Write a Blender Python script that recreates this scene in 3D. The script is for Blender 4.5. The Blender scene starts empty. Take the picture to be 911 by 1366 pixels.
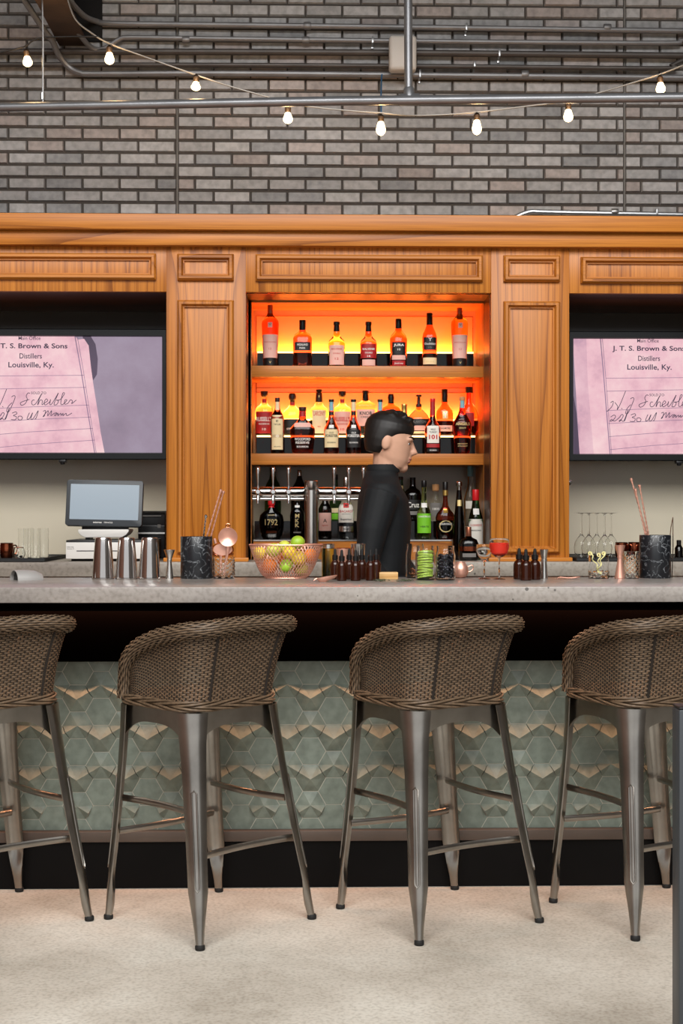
import bpy, bmesh, math, random
from mathutils import Vector, Matrix
PI = math.pi
scene = bpy.context.scene
C = scene.collection
# ---------------------------------------------------------------- camera
F, CX, CY, HC = 1897.0, 455.5, 683.0, 1.31          # focal length in pixels of the 911x1366 frame, eye height
YAW = math.radians(-1.4)                            # the bar recedes a little to the right
cam = bpy.data.cameras.new('camera'); cam.sensor_fit = 'VERTICAL'; cam.sensor_height = 36; cam.lens = F / 1366 * 36
cam.clip_start = .05; cam.clip_end = 100
camo = bpy.data.objects.new('camera', cam); C.objects.link(camo)
camo.location = (0, 0, HC); camo.rotation_euler = (PI / 2, 0, YAW)
scene.camera = camo
# ---------------------------------------------------------------- world, daylight, exposure
scene.view_settings.view_transform = 'Standard'; scene.view_settings.look = 'None'
scene.view_settings.exposure = 0.0; scene.view_settings.gamma = 1; scene.view_settings.use_curve_mapping = False
w = bpy.data.worlds.new('world'); scene.world = w; w.use_nodes = True
nt = w.node_tree; nt.nodes.clear()
tc = nt.nodes.new('ShaderNodeTexCoord'); sp = nt.nodes.new('ShaderNodeSeparateXYZ')
rp = nt.nodes.new('ShaderNodeValToRGB'); bg = nt.nodes.new('ShaderNodeBackground'); wo = nt.nodes.new('ShaderNodeOutputWorld')
mr = nt.nodes.new('ShaderNodeMapRange'); mr.inputs[1].default_value = -1; mr.inputs[2].default_value = 1
nt.links.new(tc.outputs['Generated'], sp.inputs[0]); nt.links.new(sp.outputs['Z'], mr.inputs[0])
nt.links.new(mr.outputs[0], rp.inputs[0]); nt.links.new(rp.outputs[0], bg.inputs[0]); nt.links.new(bg.outputs[0], wo.inputs[0])
for e, (p, c) in zip([rp.color_ramp.elements[0], rp.color_ramp.elements[1]], [(0.0, (.10, .09, .08, 1)), (1.0, (.9, .96, 1.0, 1))]):
    e.position = p; e.color = c
for p, c in [(.43, (.16, .15, .14, 1)), (.49, (.98, .99, 1.0, 1)), (.68, (.9, .94, 1.0, 1))]:
    e = rp.color_ramp.elements.new(p); e.color = c
bg.inputs[1].default_value = 0.78
sk = bpy.data.lights.new('skylight', 'AREA'); sk.shape = 'RECTANGLE'; sk.size = 7; sk.size_y = 3.5; sk.energy = 720; sk.color = (1, .98, .95)
sko = bpy.data.objects.new('skylight', sk); C.objects.link(sko); sko.location = (0, -.6, 5.6); sko.rotation_euler = (math.radians(38), 0, 0)

# ---------------------------------------------------------------- helpers
def P(px, py, Y):
    """the point of the plane y = Y seen at pixel (px, py)"""
    u = (px - CX) / F; dx = -math.sin(YAW) + u * math.cos(YAW); dy = math.cos(YAW) + u * math.sin(YAW); t = Y / dy
    return Vector((t * dx, Y, HC - (py - CY) / F * t))
def XX(px, Y): return P(px, CY, Y).x
def ZZ(py, Y, px=CX): return P(px, py, Y).z
def CW(X, Z, z=0):
    """camera-plane coordinates (right, forward) to world"""
    return Vector((X * math.cos(YAW) - Z * math.sin(YAW), X * math.sin(YAW) + Z * math.cos(YAW), z))
def lin(v):
    v /= 255.0
    return v / 12.92 if v <= .04045 else ((v + .055) / 1.055) ** 2.4
def rgb(r, g, b): return (lin(r), lin(g), lin(b), 1)

def wmat(o):
    m = Matrix.Identity(4)
    while o is not None:
        m = o.matrix_basis @ m; o = o.parent
    return m

class MB:
    def __init__(s): s.v = []; s.f = []; s.cols = None
    def add(s, vs, fs):
        n = len(s.v); s.v += [Vector(q) for q in vs]; s.f += [tuple(i + n for i in f) for f in fs]; return s
    def box(s, x0, x1, y0, y1, z0, z1):
        return s.add([(x0, y0, z0), (x1, y0, z0), (x1, y1, z0), (x0, y1, z0), (x0, y0, z1), (x1, y0, z1), (x1, y1, z1), (x0, y1, z1)],
                     [(0, 3, 2, 1), (4, 5, 6, 7), (0, 1, 5, 4), (1, 2, 6, 5), (2, 3, 7, 6), (3, 0, 4, 7)])
    def rings(s, rs, cap0=True, cap1=True, closed=False):
        k = len(rs[0]); vs = [p for r in rs for p in r]; fs = []
        m = len(rs)
        for i in range(m if closed else m - 1):
            a = i * k; b = ((i + 1) % m) * k
            for j in range(k):
                j2 = (j + 1) % k
                fs.append((a + j, a + j2, b + j2, b + j))
        if not closed:
            if cap0: fs.append(tuple(range(k - 1, -1, -1)))
            if cap1: fs.append(tuple(range((m - 1) * k, m * k)))
        return s.add(vs, fs)
    def loft(s, levels, seg=24, cx=0, cy=0, cap0=True, cap1=True):
        """levels: (z, half width, half depth, exponent)"""
        rs = []
        for L in levels:
            z, hw = L[0], L[1]; hd = L[2] if len(L) > 2 and L[2] is not None else hw; n = L[3] if len(L) > 3 else 2
            ring = []
            for j in range(seg):
                a = 2 * PI * j / seg; c, d = math.cos(a), math.sin(a)
                ring.append((cx + hw * math.copysign(abs(c) ** (2 / n), c), cy + hd * math.copysign(abs(d) ** (2 / n), d), z))
            rs.append(ring)
        return s.rings(rs, cap0, cap1)
    def tube(s, pts, r, seg=8, closed=False, cap=True, flat=None, up=None):
        pts = [Vector(p) for p in pts]; n = len(pts)
        if not hasattr(r, '__len__'): r = [r] * n
        rs = []; prev = Vector(up) if up else None
        for i in range(n):
            if closed: t = pts[(i + 1) % n] - pts[i - 1]
            else: t = pts[min(i + 1, n - 1)] - pts[max(i - 1, 0)]
            if t.length < 1e-9: t = Vector((0, 0, 1))
            t.normalize()
            if prev is None:
                prev = Vector((0, 0, 1)) if abs(t.z) < .9 else Vector((1, 0, 0))
            u = prev - t * prev.dot(t)
            if u.length < 1e-6: u = t.orthogonal()
            u.normalize(); prev = u if not up else Vector(up); v = t.cross(u)
            fu, fv = (flat if flat else (1, 1))
            rs.append([pts[i] + (u * math.cos(2 * PI * j / seg) * fu + v * math.sin(2 * PI * j / seg) * fv) * r[i] for j in range(seg)])
        return s.rings(rs, cap, cap, closed)
    def ball(s, c, rx, ry=None, rz=None, seg=16, rg=10):
        ry = ry or rx; rz = rz or rx; c = Vector(c); rs = []
        for i in range(1, rg):
            a = PI * i / rg
            rs.append([c + Vector((rx * math.sin(a) * math.cos(2 * PI * j / seg), ry * math.sin(a) * math.sin(2 * PI * j / seg), -rz * math.cos(a))) for j in range(seg)])
        n = len(s.v); s.rings(rs, False, False)
        b = len(s.v); s.v += [c + Vector((0, 0, -rz)), c + Vector((0, 0, rz))]
        for j in range(seg):
            s.f.append((n + (j + 1) % seg, n + j, b)); o = n + (rg - 2) * seg
            s.f.append((o + j, o + (j + 1) % seg, b + 1))
        return s
    def prism(s, poly, y0, y1):
        """polygon of (x, z), extruded from y0 to y1"""
        k = len(poly)
        return s.add([(x, y0, z) for x, z in poly] + [(x, y1, z) for x, z in poly],
                     [tuple(range(k)), tuple(range(2 * k - 1, k - 1, -1))] + [(j, j + k, (j + 1) % k + k, (j + 1) % k) for j in range(k)])
    def ribbon(s, pts, wd, y):
        """flat stroke in the x-z plane"""
        pts = [Vector((p[0], y, p[1])) for p in pts]; n = len(pts); L = []; R = []
        for i in range(n):
            t = pts[min(i + 1, n - 1)] - pts[max(i - 1, 0)]
            if t.length < 1e-9: t = Vector((1, 0, 0))
            t.normalize(); nn = Vector((-t.z, 0, t.x)) * wd / 2
            L.append(pts[i] + nn); R.append(pts[i] - nn)
        return s.add(L + R, [(i, i + n, i + n + 1, i + 1) for i in range(n - 1)])
    def frame(s, x0, x1, z0, z1, wd, y0, y1, lip=.5):
        """mitred moulding: outer rectangle in front of plane y1, top face at y0 (towards the camera)"""
        prof = [(0, y1), (0, y1 - (y1 - y0) * .55), (wd * .25, y0), (wd * .6, y0), (wd * .85, y1 - (y1 - y0) * .35), (wd, y1 - (y1 - y0) * .35), (wd, y1)]
        rs = []
        for (sx, sz) in ((0, 0), (1, 0), (1, 1), (0, 1)):
            rs.append([((x0 + d) if sx == 0 else (x1 - d), y, (z0 + d) if sz == 0 else (z1 - d)) for d, y in prof])
        return s.rings(rs, closed=True)
    def text(s, st, cx, cz, wd, ht, y, bend=None, bold=0.0, rot=0, shear=0):
        vs, fs = glyphs(st, bold, shear)
        if not vs: return s
        x0 = min(v[0] for v in vs); x1 = max(v[0] for v in vs); z0 = min(v[1] for v in vs); z1 = max(v[1] for v in vs)
        kz = ht / (z1 - z0); kx = wd / (x1 - x0) if wd else kz
        out = []
        for a, b in vs:
            X = (a - (x0 + x1) / 2) * kx; Z = (b - (z0 + z1) / 2) * kz
            X, Z = X * math.cos(rot) - Z * math.sin(rot), X * math.sin(rot) + Z * math.cos(rot)
            if bend: out.append((cx + bend * math.sin(X / bend), y + bend * (1 - math.cos(X / bend)), cz + Z))
            else: out.append((cx + X, y, cz + Z))
        return s.add(out, fs)
    def xf(s, m):
        s.v = [m @ q for q in s.v]; return s
    def build(s, name, mat, parent=None, w=False, bevel=0, smooth=True, ang=35, seg=2, **tags):
        """w: the coordinates are world ones. A top-level mesh gets its origin at its base."""
        me = bpy.data.meshes.new(name); o = bpy.data.objects.new(name, me)
        vs = s.v
        if parent is not None:
            o.parent = parent
            if w:
                im = wmat(parent).inverted(); vs = [im @ q for q in vs]
        else:
            lo = Vector((min(q[i] for q in vs) for i in range(3))); hi = Vector((max(q[i] for q in vs) for i in range(3)))
            b = Vector(((lo.x + hi.x) / 2, (lo.y + hi.y) / 2, lo.z)); o.location = b
            vs = [q - b for q in vs]
        me.from_pydata([tuple(q) for q in vs], [], s.f)
        bm = bmesh.new(); bm.from_mesh(me)
        bmesh.ops.recalc_face_normals(bm, faces=bm.faces)
        if bevel:
            es = [e for e in bm.edges if len(e.link_faces) == 2 and e.calc_face_angle(0) > math.radians(25)]
            bmesh.ops.bevel(bm, geom=es, offset=bevel, segments=seg, affect='EDGES', profile=.5, clamp_overlap=True)
        if smooth:
            for f in bm.faces: f.smooth = True
            for e in bm.edges:
                if len(e.link_faces) == 2 and e.calc_face_angle(0) > math.radians(ang): e.smooth = False
        bm.to_mesh(me); bm.free()
        if isinstance(mat, str): mat = M[mat]
        me.materials.append(mat)
        C.objects.link(o)
        for k, v in tags.items(): o[k] = v
        return o

_gl = {}
def glyphs(st, bold=0.0, shear=0):
    key = (st, bold, shear)
    if key not in _gl:
        cu = bpy.data.curves.new('t', 'FONT'); cu.body = st; cu.size = 1; cu.offset = bold; cu.resolution_u = 3; cu.shear = shear
        ob = bpy.data.objects.new('t', cu)
        me = bpy.data.meshes.new_from_object(ob)
        _gl[key] = ([(v.co.x, v.co.y) for v in me.vertices], [tuple(p.vertices) for p in me.polygons])
        bpy.data.meshes.remove(me); bpy.data.objects.remove(ob); bpy.data.curves.remove(cu)
    return _gl[key]

def thing(name, label, cat, loc=(0, 0, 0), rz=0, group=None):
    o = bpy.data.objects.new(name, None); C.objects.link(o); o.empty_display_size = .05
    o.location = loc; o.rotation_euler = (0, 0, rz); o['label'] = label; o['category'] = cat
    if group: o['group'] = group
    return o
def tag(o, label, cat, group=None):
    o['label'] = label; o['category'] = cat
    if group: o['group'] = group
    return o
def struct(o): o['kind'] = 'structure'; return o
def copy_tree(o, parent=None, loc=None, rz=None, label=None):
    c = o.copy(); C.objects.link(c)
    if parent is not None: c.parent = parent
    if loc is not None: c.location = loc
    if rz is not None: c.rotation_euler = (0, 0, rz)
    if label: c['label'] = label
    for ch in [q for q in bpy.data.objects if q.parent == o]: copy_tree(ch, c)
    return c
def smoothline(pts, n=8):
    """Catmull-Rom through the points"""
    pts = [Vector(p) for p in pts]; out = []
    for i in range(len(pts) - 1):
        p0 = pts[max(i - 1, 0)]; p1 = pts[i]; p2 = pts[i + 1]; p3 = pts[min(i + 2, len(pts) - 1)]
        for k in range(n):
            t = k / n
            out.append(.5 * ((2 * p1) + (p2 - p0) * t + (2 * p0 - 5 * p1 + 4 * p2 - p3) * t * t + (3 * p1 - p0 - 3 * p2 + p3) * t ** 3))
    out.append(pts[-1]); return out

# ---------------------------------------------------------------- materials
M = {}
def principled(name):
    m = bpy.data.materials.new(name); m.use_nodes = True
    return m, m.node_tree, m.node_tree.nodes['Principled BSDF']
def mat(name, col, rough=.5, metal=0, coat=0, spec=.5, trans=0, ior=1.45, emit=None, es=0, bump=0, bscale=60, alpha=1, var=0, vscale=8):
    m, t, b = principled(name)
    b.inputs['Base Color'].default_value = col; b.inputs['Roughness'].default_value = rough; b.inputs['Metallic'].default_value = metal
    b.inputs['Coat Weight'].default_value = coat; b.inputs['Specular IOR Level'].default_value = spec
    b.inputs['Transmission Weight'].default_value = trans; b.inputs['IOR'].default_value = ior; b.inputs['Alpha'].default_value = alpha
    if emit: b.inputs['Emission Color'].default_value = emit; b.inputs['Emission Strength'].default_value = es
    if bump or var:
        tcn = t.nodes.new('ShaderNodeTexCoord'); n = t.nodes.new('ShaderNodeTexNoise'); t.links.new(tcn.outputs['Object'], n.inputs['Vector'])
        n.inputs['Scale'].default_value = bscale; n.inputs['Detail'].default_value = 5
        if bump:
            bp = t.nodes.new('ShaderNodeBump'); bp.inputs['Strength'].default_value = bump; bp.inputs['Distance'].default_value = .004
            t.links.new(n.outputs['Fac'], bp.inputs['Height']); t.links.new(bp.outputs['Normal'], b.inputs['Normal'])
        if var:
            n2 = t.nodes.new('ShaderNodeTexNoise'); n2.inputs['Scale'].default_value = vscale; n2.inputs['Detail'].default_value = 6
            t.links.new(tcn.outputs['Object'], n2.inputs['Vector'])
            mx = t.nodes.new('ShaderNodeMix'); mx.data_type = 'RGBA'
            mx.inputs[6].default_value = tuple(c * (1 - var) for c in col[:3]) + (1,); mx.inputs[7].default_value = tuple(min(1, c * (1 + var)) for c in col[:3]) + (1,)
            r2 = t.nodes.new('ShaderNodeMapRange'); r2.inputs[1].default_value = .3; r2.inputs[2].default_value = .7
            t.links.new(n2.outputs['Fac'], r2.inputs[0]); t.links.new(r2.outputs[0], mx.inputs[0]); t.links.new(mx.outputs[2], b.inputs['Base Color'])
    M[name] = m; return m

def wood(name, axis, dark, mid, light, mirror=False, rough=.36, lines=26.0, wide=2.2, long=.22):
    """veneer: contour lines of a stretched noise give cathedral figure; axis = the grain direction"""
    m, t, b = principled(name); N = t.nodes.new; L = t.links.new
    tcn = N('ShaderNodeTexCoord'); vec = tcn.outputs['Object']
    oi = N('ShaderNodeObjectInfo')
    if mirror:
        s_ = N('ShaderNodeSeparateXYZ'); L(vec, s_.inputs[0]); a = N('ShaderNodeMath'); a.operation = 'ABSOLUTE'; L(s_.outputs[0], a.inputs[0])
        c_ = N('ShaderNodeCombineXYZ'); L(a.outputs[0], c_.inputs[0]); L(s_.outputs[1], c_.inputs[1]); L(s_.outputs[2], c_.inputs[2]); vec = c_.outputs[0]
    mul = N('ShaderNodeVectorMath'); mul.operation = 'MULTIPLY_ADD'
    rr = N('ShaderNodeMath'); rr.operation = 'MULTIPLY'; rr.inputs[1].default_value = 17.0; L(oi.outputs['Random'], rr.inputs[0])
    sc = [wide * 2.2] * 3; sc[axis] = long * 2.2
    L(vec, mul.inputs[0]); mul.inputs[1].default_value = sc; L(rr.outputs[0], mul.inputs[2])
    n1 = N('ShaderNodeTexNoise'); n1.inputs['Scale'].default_value = 1.0; n1.inputs['Detail'].default_value = 1.5; n1.inputs['Roughness'].default_value = .35
    L(mul.outputs[0], n1.inputs['Vector'])
    m1 = N('ShaderNodeMath'); m1.operation = 'MULTIPLY'; m1.inputs[1].default_value = lines; L(n1.outputs['Fac'], m1.inputs[0])
    fr = N('ShaderNodeMath'); fr.operation = 'FRACT'; L(m1.outputs[0], fr.inputs[0])
    mul2 = N('ShaderNodeVectorMath'); mul2.operation = 'MULTIPLY'; sc2 = [150.0] * 3; sc2[axis] = 2.5
    L(vec, mul2.inputs[0]); mul2.inputs[1].default_value = sc2
    n2 = N('ShaderNodeTexNoise'); n2.inputs['Scale'].default_value = 1; n2.inputs['Detail'].default_value = 3; L(mul2.outputs[0], n2.inputs['Vector'])
    r1 = N('ShaderNodeValToRGB'); cr = r1.color_ramp
    cr.elements[0].position = 0; cr.elements[0].color = dark; cr.elements[1].position = 1; cr.elements[1].color = mid
    e = cr.elements.new(.18); e.color = mid; e = cr.elements.new(.6); e.color = light
    L(fr.outputs[0], r1.inputs[0])
    mx = N('ShaderNodeMix'); mx.data_type = 'RGBA'; mx.blend_type = 'MULTIPLY'; mx.inputs[0].default_value = .75
    r2 = N('ShaderNodeValToRGB'); r2.color_ramp.elements[0].position = .3; r2.color_ramp.elements[0].color = (.62, .55, .5, 1); r2.color_ramp.elements[1].position = .6; r2.color_ramp.elements[1].color = (1, 1, 1, 1)
    L(n2.outputs['Fac'], r2.inputs[0]); L(r1.outputs[0], mx.inputs[6]); L(r2.outputs[0], mx.inputs[7]); L(mx.outputs[2], b.inputs['Base Color'])
    b.inputs['Roughness'].default_value = rough; b.inputs['Specular IOR Level'].default_value = .35
    bp = N('ShaderNodeBump'); bp.inputs['Strength'].default_value = .08; bp.inputs['Distance'].default_value = .002
    L(n2.outputs['Fac'], bp.inputs['Height']); L(bp.outputs[0], b.inputs['Normal'])
    M[name] = m; return m
WD, WM, WL = rgb(142, 80, 25), rgb(187, 114, 39), rgb(202, 128, 50)
wood('teak_v', 2, WD, WM, WL, lines=11, wide=3.4, long=.06); wood('teak_h', 0, WD, WM, WL, lines=9, long=.07)
wood('teak_book', 2, WD, WM, WL, mirror=True, lines=10, wide=2.4, long=.16)
wood('teak_shelf', 0, rgb(150, 86, 32), rgb(188, 114, 46), rgb(200, 126, 54), lines=8, long=.08)
wood('teak_shaded', 0, rgb(48, 24, 12), rgb(78, 42, 20), rgb(92, 52, 26), lines=10, long=.08)  # cabinet wood darkened: shade of soffits and niche reveals put into the colour
wood('block_wood', 0, rgb(190, 140, 80), rgb(214, 170, 110), rgb(226, 186, 130), lines=10)

def speckled(name, base, dark, light, rough, scale, pit=0.0, streak=None, warm=None):
    m, t, b = principled(name); N = t.nodes.new; L = t.links.new
    tcn = N('ShaderNodeTexCoord'); vec = tcn.outputs['Object']
    if streak:
        vm = N('ShaderNodeVectorMath'); vm.operation = 'MULTIPLY'; vm.inputs[1].default_value = streak; L(vec, vm.inputs[0]); v2 = vm.outputs[0]
    else: v2 = vec
    n1 = N('ShaderNodeTexNoise'); n1.inputs['Scale'].default_value = 2.2; n1.inputs['Detail'].default_value = 8; n1.inputs['Roughness'].default_value = .62; L(v2, n1.inputs['Vector'])
    n2 = N('ShaderNodeTexNoise'); n2.inputs['Scale'].default_value = scale; n2.inputs['Detail'].default_value = 3; L(vec, n2.inputs['Vector'])
    r1 = N('ShaderNodeValToRGB'); r1.color_ramp.elements[0].position = .32; r1.color_ramp.elements[0].color = dark
    r1.color_ramp.elements[1].position = .68; r1.color_ramp.elements[1].color = light; e = r1.color_ramp.elements.new(.5); e.color = base
    L(n1.outputs['Fac'], r1.inputs[0])
    mx = N('ShaderNodeMix'); mx.data_type = 'RGBA'; mx.blend_type = 'MULTIPLY'; mx.inputs[0].default_value = .55
    r2 = N('ShaderNodeValToRGB'); r2.color_ramp.elements[0].position = .3; r2.color_ramp.elements[0].color = (.55, .53, .5, 1); r2.color_ramp.elements[1].position = .55; r2.color_ramp.elements[1].color = (1, 1, 1, 1)
    L(n2.outputs['Fac'], r2.inputs[0]); L(r1.outputs[0], mx.inputs[6]); L(r2.outputs[0], mx.inputs[7]); out = mx.outputs[2]
    bp = N('ShaderNodeBump'); bp.inputs['Strength'].default_value = .15; bp.inputs['Distance'].default_value = .002; L(n2.outputs['Fac'], bp.inputs['Height'])
    if pit:
        vo = N('ShaderNodeTexVoronoi'); vo.inputs['Scale'].default_value = 24; L(vec, vo.inputs['Vector'])
        n3 = N('ShaderNodeTexNoise'); n3.inputs['Scale'].default_value = 5; L(vec, n3.inputs['Vector'])
        th = N('ShaderNodeMapRange'); th.inputs[1].default_value = .45; th.inputs[2].default_value = .75; th.inputs[3].default_value = 0; th.inputs[4].default_value = pit; L(n3.outputs['Fac'], th.inputs[0])
        lt = N('ShaderNodeMath'); lt.operation = 'LESS_THAN'; L(vo.outputs['Distance'], lt.inputs[0]); L(th.outputs[0], lt.inputs[1])
        m2 = N('ShaderNodeMix'); m2.data_type = 'RGBA'; L(lt.outputs[0], m2.inputs[0]); L(out, m2.inputs[6]); m2.inputs[7].default_value = tuple(c * .35 for c in base[:3]) + (1,); out = m2.outputs[2]
    L(out, b.inputs['Base Color']); L(bp.outputs[0], b.inputs['Normal']); b.inputs['Roughness'].default_value = rough
    M[name] = m; return m
speckled('floor_concrete', rgb(188, 181, 169), rgb(166, 158, 145), rgb(204, 199, 188), .75, 90)
speckled('counter_concrete', rgb(150, 143, 137), rgb(130, 123, 117), rgb(167, 161, 155), .28, 70, pit=.2, streak=(.5, 1, 2.5))
speckled('back_concrete', rgb(160, 150, 138), rgb(138, 128, 118), rgb(176, 168, 156), .35, 70, pit=.2, streak=(.5, 1, 2.5))

def attr_mat(name, rough, spec=.4, bump=.3, bscale=40, attr='tone', dark=(.02, .02, .02, 1)):
    """colour from a per-face colour attribute, with fine noise"""
    m, t, b = principled(name); N = t.nodes.new; L = t.links.new
    a = N('ShaderNodeAttribute'); a.attribute_name = attr
    tcn = N('ShaderNodeTexCoord'); n = N('ShaderNodeTexNoise'); n.inputs['Scale'].default_value = bscale; n.inputs['Detail'].default_value = 6; L(tcn.outputs['Object'], n.inputs['Vector'])
    r = N('ShaderNodeValToRGB'); r.color_ramp.elements[0].position = .3; r.color_ramp.elements[0].color = (.72, .72, .72, 1); r.color_ramp.elements[1].position = .62; r.color_ramp.elements[1].color = (1.05, 1.05, 1.05, 1)
    L(n.outputs['Fac'], r.inputs[0])
    mx = N('ShaderNodeMix'); mx.data_type = 'RGBA'; mx.blend_type = 'MULTIPLY'; mx.inputs[0].default_value = 1; L(a.outputs['Color'], mx.inputs[6]); L(r.outputs[0], mx.inputs[7])
    L(mx.outputs[2], b.inputs['Base Color']); b.inputs['Roughness'].default_value = rough; b.inputs['Specular IOR Level'].default_value = spec
    bp = N('ShaderNodeBump'); bp.inputs['Strength'].default_value = bump; bp.inputs['Distance'].default_value = .003; L(n.outputs['Fac'], bp.inputs['Height']); L(bp.outputs[0], b.inputs['Normal'])
    M[name] = m; return m
def paint_faces(o, cols, attr='tone'):
    at = o.data.attributes.new(attr, 'FLOAT_COLOR', 'FACE')
    for i, p in enumerate(o.data.polygons): at.data[i].color = cols(i, p)
attr_mat('brick', .55, .45, .35, 30)
attr_mat('tile', .42, .4, .05, 30)

# plain ones
mat('mortar', rgb(84, 78, 73), .9, bump=.4, bscale=80)
mat('wall_brown', rgb(104, 70, 56), .85, var=.3, vscale=2)
mat('wall_grey', rgb(70, 66, 64), .85, var=.3, vscale=2)
mat('ceiling_dark', rgb(52, 50, 50), .9)
mat('joint', rgb(128, 125, 121), .95, bump=.6, bscale=60)
mat('recess_shade', rgb(58, 46, 34), .12)  # dark tone stands in for shade and dark reflection above the televisions
mat('niche_wall_shaded', rgb(150, 138, 118), .25, var=.05, vscale=3)  # cream wall toned down, carrying the lower niche's shadow in its colour
mat('cream_wall', rgb(206, 197, 176), .22, spec=.5, var=.05, vscale=3)
mat('black_panel', rgb(4, 3, 3), .9, spec=0)
mat('kick_black', rgb(8, 7, 7), .5, spec=.15, var=.4, vscale=3)
mat('trim_metal', rgb(92, 80, 72), .45, metal=.3, var=.15, vscale=5)
mat('grout', rgb(186, 182, 168), .8)
mat('riser_black', rgb(10, 9, 9), .08)
mat('gunmetal', rgb(152, 147, 140), .28, metal=1, var=.22, vscale=9)
mat('rubber', rgb(22, 21, 20), .7)
mat('wicker', rgb(98, 80, 62), .45, var=.35, vscale=70)
mat('wicker_core', rgb(34, 26, 20), .8)
mat('pipe_grey', rgb(150, 152, 156), .38, metal=.6, var=.12, vscale=6)
mat('conduit', rgb(146, 146, 148), .42, metal=.5, var=.15, vscale=6)
mat('conduit_dark', rgb(92, 87, 84), .45, metal=.4, var=.2, vscale=6)
mat('galvanised', rgb(190, 192, 194), .3, metal=.8)
mat('beam_rust', rgb(74, 58, 48), .75, var=.35, vscale=5)
mat('beam_dark', rgb(20, 18, 18), .8)
mat('wire_black', rgb(24, 22, 22), .5)
mat('wire_grey', rgb(150, 146, 140), .4, metal=.4)
mat('wire_blue', rgb(58, 120, 170), .5)
mat('white_plastic', rgb(226, 222, 216), .4)
mat('bulb', rgb(255, 230, 190), .2, emit=(1, .74, .40, 1), es=5.5)
mat('bulb_cap', rgb(40, 30, 24), .5)
mat('tv_black', rgb(8, 8, 9), .18)
mat('steel', rgb(205, 200, 196), .14, metal=1)
mat('steel_brushed', rgb(226, 222, 216), .22, metal=1)
mat('chrome', rgb(226, 224, 222), .06, metal=1)
mat('copper', rgb(226, 150, 116), .2, metal=1)
mat('copper_pale', rgb(236, 178, 156), .35, metal=.7)
mat('copper_dark', rgb(150, 82, 56), .2, metal=1)
mat('gold', rgb(214, 170, 84), .25, metal=1)
mat('black_plastic', rgb(20, 20, 22), .38)
mat('dark_grey_plastic', rgb(58, 62, 66), .4)
mat('rubber_mat', rgb(16, 16, 17), .6)
mat('pos_screen', rgb(120, 132, 142), .2, emit=rgb(150, 164, 176), es=.35)
mat('paper_white', rgb(232, 226, 214), .6)
mat('paper_cream', rgb(228, 206, 160), .6)
mat('paper_pink', rgb(226, 178, 164), .6)
mat('paper_red', rgb(164, 30, 32), .5)
mat('paper_black', rgb(18, 16, 16), .5)
mat('paper_green', rgb(120, 196, 40), .5)
mat('paper_blue', rgb(120, 170, 180), .5)
mat('ink_black', rgb(20, 18, 22), .6)
mat('ink_white', rgb(236, 232, 226), .6)
mat('ink_red', rgb(190, 32, 30), .6)
mat('ink_gold', rgb(214, 190, 130), .4, metal=.4)
mat('ink_grey', rgb(120, 116, 112), .6)
mat('cap_black', rgb(16, 13, 13), .35)
mat('cap_brown', rgb(52, 26, 18), .45)
mat('cap_red', rgb(206, 30, 34), .35)
mat('cap_copper', rgb(176, 110, 84), .3, metal=.8)
mat('cork', rgb(190, 140, 92), .8, bump=.3)
mat('foil_gold', rgb(204, 172, 96), .35, metal=.9)
def glass(name, col, rough=.03, ior=1.35, trans=1.0): mat(name, col, rough, trans=trans, ior=ior)
glass('glass_clear', (.98, .985, .98, 1), .01, 1.24)
glass('glass_pale', (.98, .9, .62, 1), .02, 1.3)
glass('whisky_amber', (.95, .42, .08, 1), .03, 1.33)
glass('whisky_red', (.85, .13, .05, 1), .03, 1.33)
glass('whisky_dark', (.5, .07, .03, 1), .03, 1.33)
glass('brown_glass', (.16, .045, .012, 1), .05, 1.4)
glass('green_glass', (.06, .16, .05, 1), .05, 1.4)
glass('dark_glass', (.03, .022, .018, 1), .06, 1.4)
glass('lime_liquid', (.7, .85, .3, 1), .03, 1.33)
mat('amber_dropper', rgb(58, 22, 8), .08, trans=.35, ior=1.45)
mat('drink_red', rgb(244, 62, 44), .1, trans=.12, ior=1.33, emit=rgb(240, 60, 40), es=0.0)
mat('glass_thin', (1, 1, 1, 1), .02, trans=1, ior=1.12)
# ================================================================ setting
rng = random.Random(7)
YK = 4.965                                      # foot of the bar
struct(MB().box(-6, 6, -9.0, 9.0, -.12, 0).build('floor', 'floor_concrete'))
WY = 7.8                                        # brick wall
struct(MB().box(-4.3, 4.5, WY + .012, WY + .3, 0, 4.75).build('wall_back', 'mortar'))
bricks = MB(); tones = []
ch = 16.6 * WY / F; bw = 49.05 * WY / F; gap = .0115
zj = ZZ(155.6, WY)
def brick(x0, x1, z0, z1):
    e = .004; y0 = WY - .004 - rng.random() * .003; y1 = WY + .012
    bricks.add([(x0, y1, z0), (x1, y1, z0), (x1, y1, z1), (x0, y1, z1), (x0 + e, y0, z0 + e), (x1 - e, y0, z0 + e), (x1 - e, y0, z1 - e), (x0 + e, y0, z1 - e)],
               [(4, 5, 6, 7), (0, 1, 5, 4), (1, 2, 6, 5), (2, 3, 7, 6), (3, 0, 4, 7)])
    k = rng.random(); g = rng.uniform(-15, 13)
    if k < .14: c = rgb(188 + g, 178 + g, 174 + g)
    elif k < .3: c = rgb(162 + g, 163 + g, 165 + g)
    else: c = rgb(186 + g, 185 + g, 185 + g)
    tones.extend([c] * 5)
xl, xr = XX(236.5, WY), XX(833, WY)
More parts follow.
